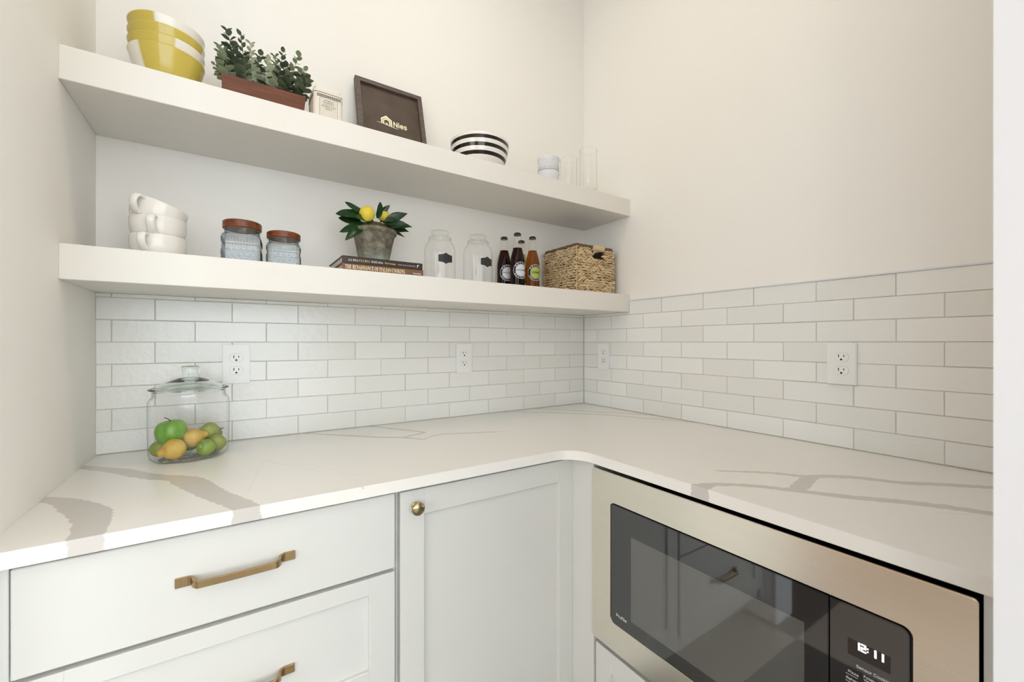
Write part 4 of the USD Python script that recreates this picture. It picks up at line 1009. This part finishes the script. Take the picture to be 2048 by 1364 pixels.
# soda bottles
def bottle(label, loc, rot, liq, disc, level, words, wh):
    t = thing('soda_bottle', label, 'bottle', loc, rot, 'soda bottles beside the basket')
    o = [(0, 0.002), (0.024, 0), (0.0285, 0.002), (0.0305, 0.007), (0.0305, 0.060), (0.0305, 0.114), (0.0296, 0.126), (0.0262, 0.144), (0.0216, 0.162), (0.0176, 0.178), (0.0150, 0.190), (0.0137, 0.202), (0.0130, 0.210), (0.0138, 0.2125), (0.0146, 0.2155), (0.0136, 0.2185), (0.0132, 0.2200), (0.0132, 0.2300)]
    c = curve([(r, 0, z) for r, z in o], 3)[:, [0, 2]].clip(0)
    part('glass_body', lathe(c.tolist(), 56), M['bottle_glass'], t, smooth=50)
    ins = [(r - 0.0016, z + (0.006 if k < 3 else 0)) for k, (r, z) in enumerate(c) if 0.004 < z < level and r > 0.004]
    part('drink', lathe([(0, ins[0][1])] + ins + [(ins[-1][0], level), (0, level)], 56), M[liq], t, smooth=50)
    cap = []
    for k in range(42):
        a = 2 * PI * k / 42; f_ = 0.0008 if k % 2 else 0.0; cap.append(f_)
    rings = []
    for r, z, fl in ((0.0143, 0.2245, 1), (0.0146, 0.2255, 1), (0.0138, 0.2315, .4), (0.0115, 0.2345, 0), (0.006, 0.2352, 0)):
        rings.append([((r + cap[k] * fl) * math.cos(2 * PI * k / 42), (r + cap[k] * fl) * math.sin(2 * PI * k / 42), z) for k in range(42)])
    part('crown_cap', loft(rings), M['cap_black'], t, smooth=40, label='black crown cap')
    R = 0.03065; zc = 0.079; ro_ = 0.0345
    place = lambda m: (lambda q: (q.apply_translation((0, 0, zc)), q)[1])(bend(finer(m, 0.004), R))
    lbl = part('round_label', place(prism(Point(0, 0).buffer(ro_, quad_segs=16).difference(Point(0, 0).buffer(ro_ - 0.0014, quad_segs=16)), 0, 0.0003)), M['label_grey'], t, label='round printed label')
    part('label_ring', place(prism(Point(0, 0).buffer(ro_ - 0.0014, quad_segs=16).difference(Point(0, 0).buffer(0.0243, quad_segs=16)), 0, 0.0002)), M['label_black'], lbl)
    part('label_disc', place(prism(Point(0, 0).buffer(0.0243, quad_segs=16), 0, 0.0003)), M[disc], lbl)
    arc = []
    for word, a0, sgn in (('BOYLAN', 90, -1), ('BOTTLING', -90, 1)):
        st_ = 21 if sgn < 0 else 17
        for i, ch in enumerate(word):
            a = math.radians(a0 + sgn * (i - (len(word) - 1) / 2) * st_); q = text(ch, 0.0062, 0.0003, bold=True, anchor='center')
            q.apply_transform(trimesh.transformations.rotation_matrix(a - PI / 2 if sgn < 0 else a + PI / 2, (0, 0, 1)))
            rad = 0.0262 if sgn < 0 else 0.0320; q.apply_translation((rad * math.cos(a), rad * math.sin(a), 0.0002)); arc.append(q)
    part('ring_lettering', place(cat(*arc)), M['print_white'], lbl, kind='stuff')
    q = cat(*[(lambda g: (g.apply_translation((0, z, 0.0003)), g)[1])(text(s, h, 0.0003, bold=bo, anchor='center')) for s, h, z, bo in words])
    part('disc_lettering', place(q), M['label_black'], lbl)


bc = [('BLACK CHERRY', 0.0056, -0.0020, True)]
bottle('dark cherry soda bottle with black cap, leftmost of the four bottles', (-0.5055, -0.052, LS), -2, 'cola', 'label_grey', 0.176, bc, 0)
bottle('dark cherry soda bottle with black cap, the frontmost of the four bottles', (-0.4955, -0.1375, LS), -3, 'cola', 'label_grey', 0.172, bc, 0)
bottle('amber soda bottle with green label, next to the basket', (-0.4080, -0.1220, LS), -9, 'amber_soda', 'label_green', 0.174, [('CREME', 0.0080, -0.0030, True)], 0)
bottle('pale yellow soda bottle standing behind the other three', (-0.4085, -0.040, LS), 0, 'pale_soda', 'label_green', 0.172, [('GINGER ALE', 0.0050, -0.0020, True)], 0)

# woven basket
bx0, bx1, by0, by1, bh = -0.266, -0.042, -0.238, -0.016, 0.205
bcx, bcy = (bx0 + bx1) / 2, (by0 + by1) / 2
bk = thing('basket', 'woven seagrass basket with a wrapped handle at the right end of the lower shelf', 'basket', (bcx, bcy, LS))
hx, hy = (bx1 - bx0) / 2 - 0.006, (by1 - by0) / 2 - 0.006
hu0, hu1, hz0, hz1 = -0.010, 0.046, 0.156, 0.186      # handle opening in the front face


def wall_shape(w):
    return Polygon([(-w, 0), (w, 0), (w, bh - 0.010), (w - 0.010, bh - 0.004), (-w + 0.010, bh - 0.004), (-w, bh - 0.010)])


shell = []
for sgn in (-1, 1):
    w = wall_shape(hx).difference(sbox(hu0, hz0, hu1, hz1)); q = facing_front(prism(w, -0.004, 0), (0, 0, 0))
    if sgn > 0: q.apply_transform(trimesh.transformations.rotation_matrix(PI, (0, 0, 1)))
    q.apply_translation((0, sgn * hy, 0)); shell.append(q)
    w = wall_shape(hy); q = facing_front(prism(w, -0.004, 0), (0, 0, 0)); q.apply_transform(trimesh.transformations.rotation_matrix(PI / 2 * sgn, (0, 0, 1))); q.apply_translation((-sgn * hx if sgn < 0 else -hx * sgn, 0, 0)) if False else None
    q = facing_front(prism(w, -0.004, 0), (0, 0, 0)); q.apply_transform(trimesh.transformations.rotation_matrix(-PI / 2 if sgn < 0 else PI / 2, (0, 0, 1))); q.apply_translation((sgn * hx, 0, 0)); shell.append(q)
shell.append(cbox(-hx, hx, -hy, hy, 0.001, 0.006))
part('basket_shell', cat(*shell), M['basket_inside'], bk)
strand = trimesh.creation.icosphere(subdivisions=1, radius=1.0)
wa, wb_ = [], []
pr = 0.0112
for face in range(4):
    half = hx if face % 2 == 0 else hy; off = hy if face % 2 == 0 else hx; ang = face * PI / 2
    for row in range(int((bh - 0.008) / pr)):
        z = 0.0100 + row * pr; kmax = int(2 * half / 0.0165) + 1
        for k in range(kmax):
            u = -half + (k + 0.5 * (row % 2)) * (2 * half / (kmax - 1)) + rng.uniform(-.0015, .0015)
            if abs(u) > half + 0.002: continue
            if face % 2 == 0 and (hu0 - 0.006) * (1 if face == 0 else -1) < u * 1.0 and face == 0 and u < hu1 + 0.006 and hz0 - 0.005 < z: continue
            if face == 2 and -hu1 - 0.006 < u < -hu0 + 0.006 and hz0 - 0.005 < z: continue
            s = strand.copy(); tilt = math.radians((19 if (row % 2) else -19) + rng.uniform(-14, 14))
            s.apply_transform(np.diag([0.0160 * rng.uniform(.8, 1.25), 0.0042 * rng.uniform(.7, 1.3), 0.0042 * rng.uniform(.75, 1.3), 1])); s.apply_transform(trimesh.transformations.rotation_matrix(tilt, (0, 1, 0)))
            s.apply_translation((u, -off - 0.0022 + rng.uniform(-.0008, .0008), z)); s.apply_transform(trimesh.transformations.rotation_matrix(ang, (0, 0, 1)))
            (wa if rng.random() < 0.62 else wb_).append(s)
part('woven_braid', cat(*wa), M['seagrass_a'], bk, smooth=True, kind='stuff', label='pale woven seagrass braid')
part('woven_braid', cat(*wb_), M['seagrass_b'], bk, smooth=True, kind='stuff', label='tan woven seagrass braid')
stk_ = []
for sx, sy in ((-1, -1), (1, -1), (1, 1), (-1, 1)): stk_.append(tube([(sx * (hx + .0055), sy * (hy + .0055), 0.004), (sx * (hx + .0055), sy * (hy + .0055), bh - 0.008)], 0.0013, 6))
for u in (0.035,): stk_ += [tube([(u, -hy - .0062, 0.004), (u, -hy - .0062, hz0 - 0.008 if hu0 - .01 < u < hu1 + .01 else bh - 0.008)], 0.0009, 6), tube([(-hx - .0062, u - .02, 0.004), (-hx - .0062, u - .02, bh - 0.008)], 0.0009, 6)]
for q in stk_: part('stake_cord', q, M['twine'], bk)
rim = []
for dz, dr_, rad in ((0, 0, 0.0030), (0.0045, -0.001, 0.0028), (-0.0035, 0.0025, 0.0024)):
    for (a, b) in (((-hx - dr_, -hy - dr_), (hu0 - 0.002, -hy - dr_)), ((hu1 + 0.002, -hy - dr_), (hx + dr_, -hy - dr_)), ((hx + dr_, -hy - dr_), (hx + dr_, hy + dr_)), ((hx + dr_, hy + dr_), (-hx - dr_, hy + dr_)), ((-hx - dr_, hy + dr_), (-hx - dr_, -hy - dr_))):
        a, b = np.array(a), np.array(b); L = [(*(a + (b - a) * t), bh - 0.0045 + dz + 0.0006 * math.sin(40 * t + dz * 900)) for t in np.linspace(0, 1, 12)]
        rim.append(tube(L, rad, 7))
part('rim_braid', cat(*rim), M['basket_rim'], bk, smooth=True)
hd = [tube([(hu0 - 0.004, -hy, bh - 0.0065), (hu1 + 0.004, -hy, bh - 0.0065)], 0.0095, 16)]
for k in range(17):
    u = hu0 - 0.002 + k * 0.0038
    ring = [(u + 0.0008 * math.sin(a), -hy + 0.0105 * math.cos(a), bh - 0.0065 + 0.0115 * math.sin(a)) for a in np.linspace(0, 2 * PI, 20)]
    hd.append(tube(ring, 0.0021, 6, cap=False))
part('handle', cat(*hd), M['twine'], bk, smooth=True, label='twine-wrapped handle')

# ---------------------------------------------------------------- recessed lamps
for k, (lx, ly) in enumerate([(-0.86, -0.78), (-2.6, -2.3), (-0.6, -2.7), (-2.6, -4.1), (-0.6, -4.3)]):
    if k == 0:
        cl0 = thing('ceiling_light', 'recessed round ceiling light over the pantry worktop', 'light', (lx, ly, CEIL))
        part('trim_ring', lathe([(0.088, -0.001), (0.110, -0.001), (0.108, -0.006), (0.090, -0.010), (0.088, -0.001)], 40), M['lamp_trim'], cl0, smooth=30)
        part('lens', lathe([(0, -0.003), (0.087, -0.003), (0.087, -0.006), (0, -0.006)], 40), M['lamp_glow'], cl0)
    else:
        copy_of(cl0, 'recessed round hall ceiling light, ' + ['the one by the side window', 'the one just behind the wall end on the right', 'the far one at the window, left', 'the far one at the window, right'][k - 1], (lx, ly, CEIL), 0, 'recessed hall lights')
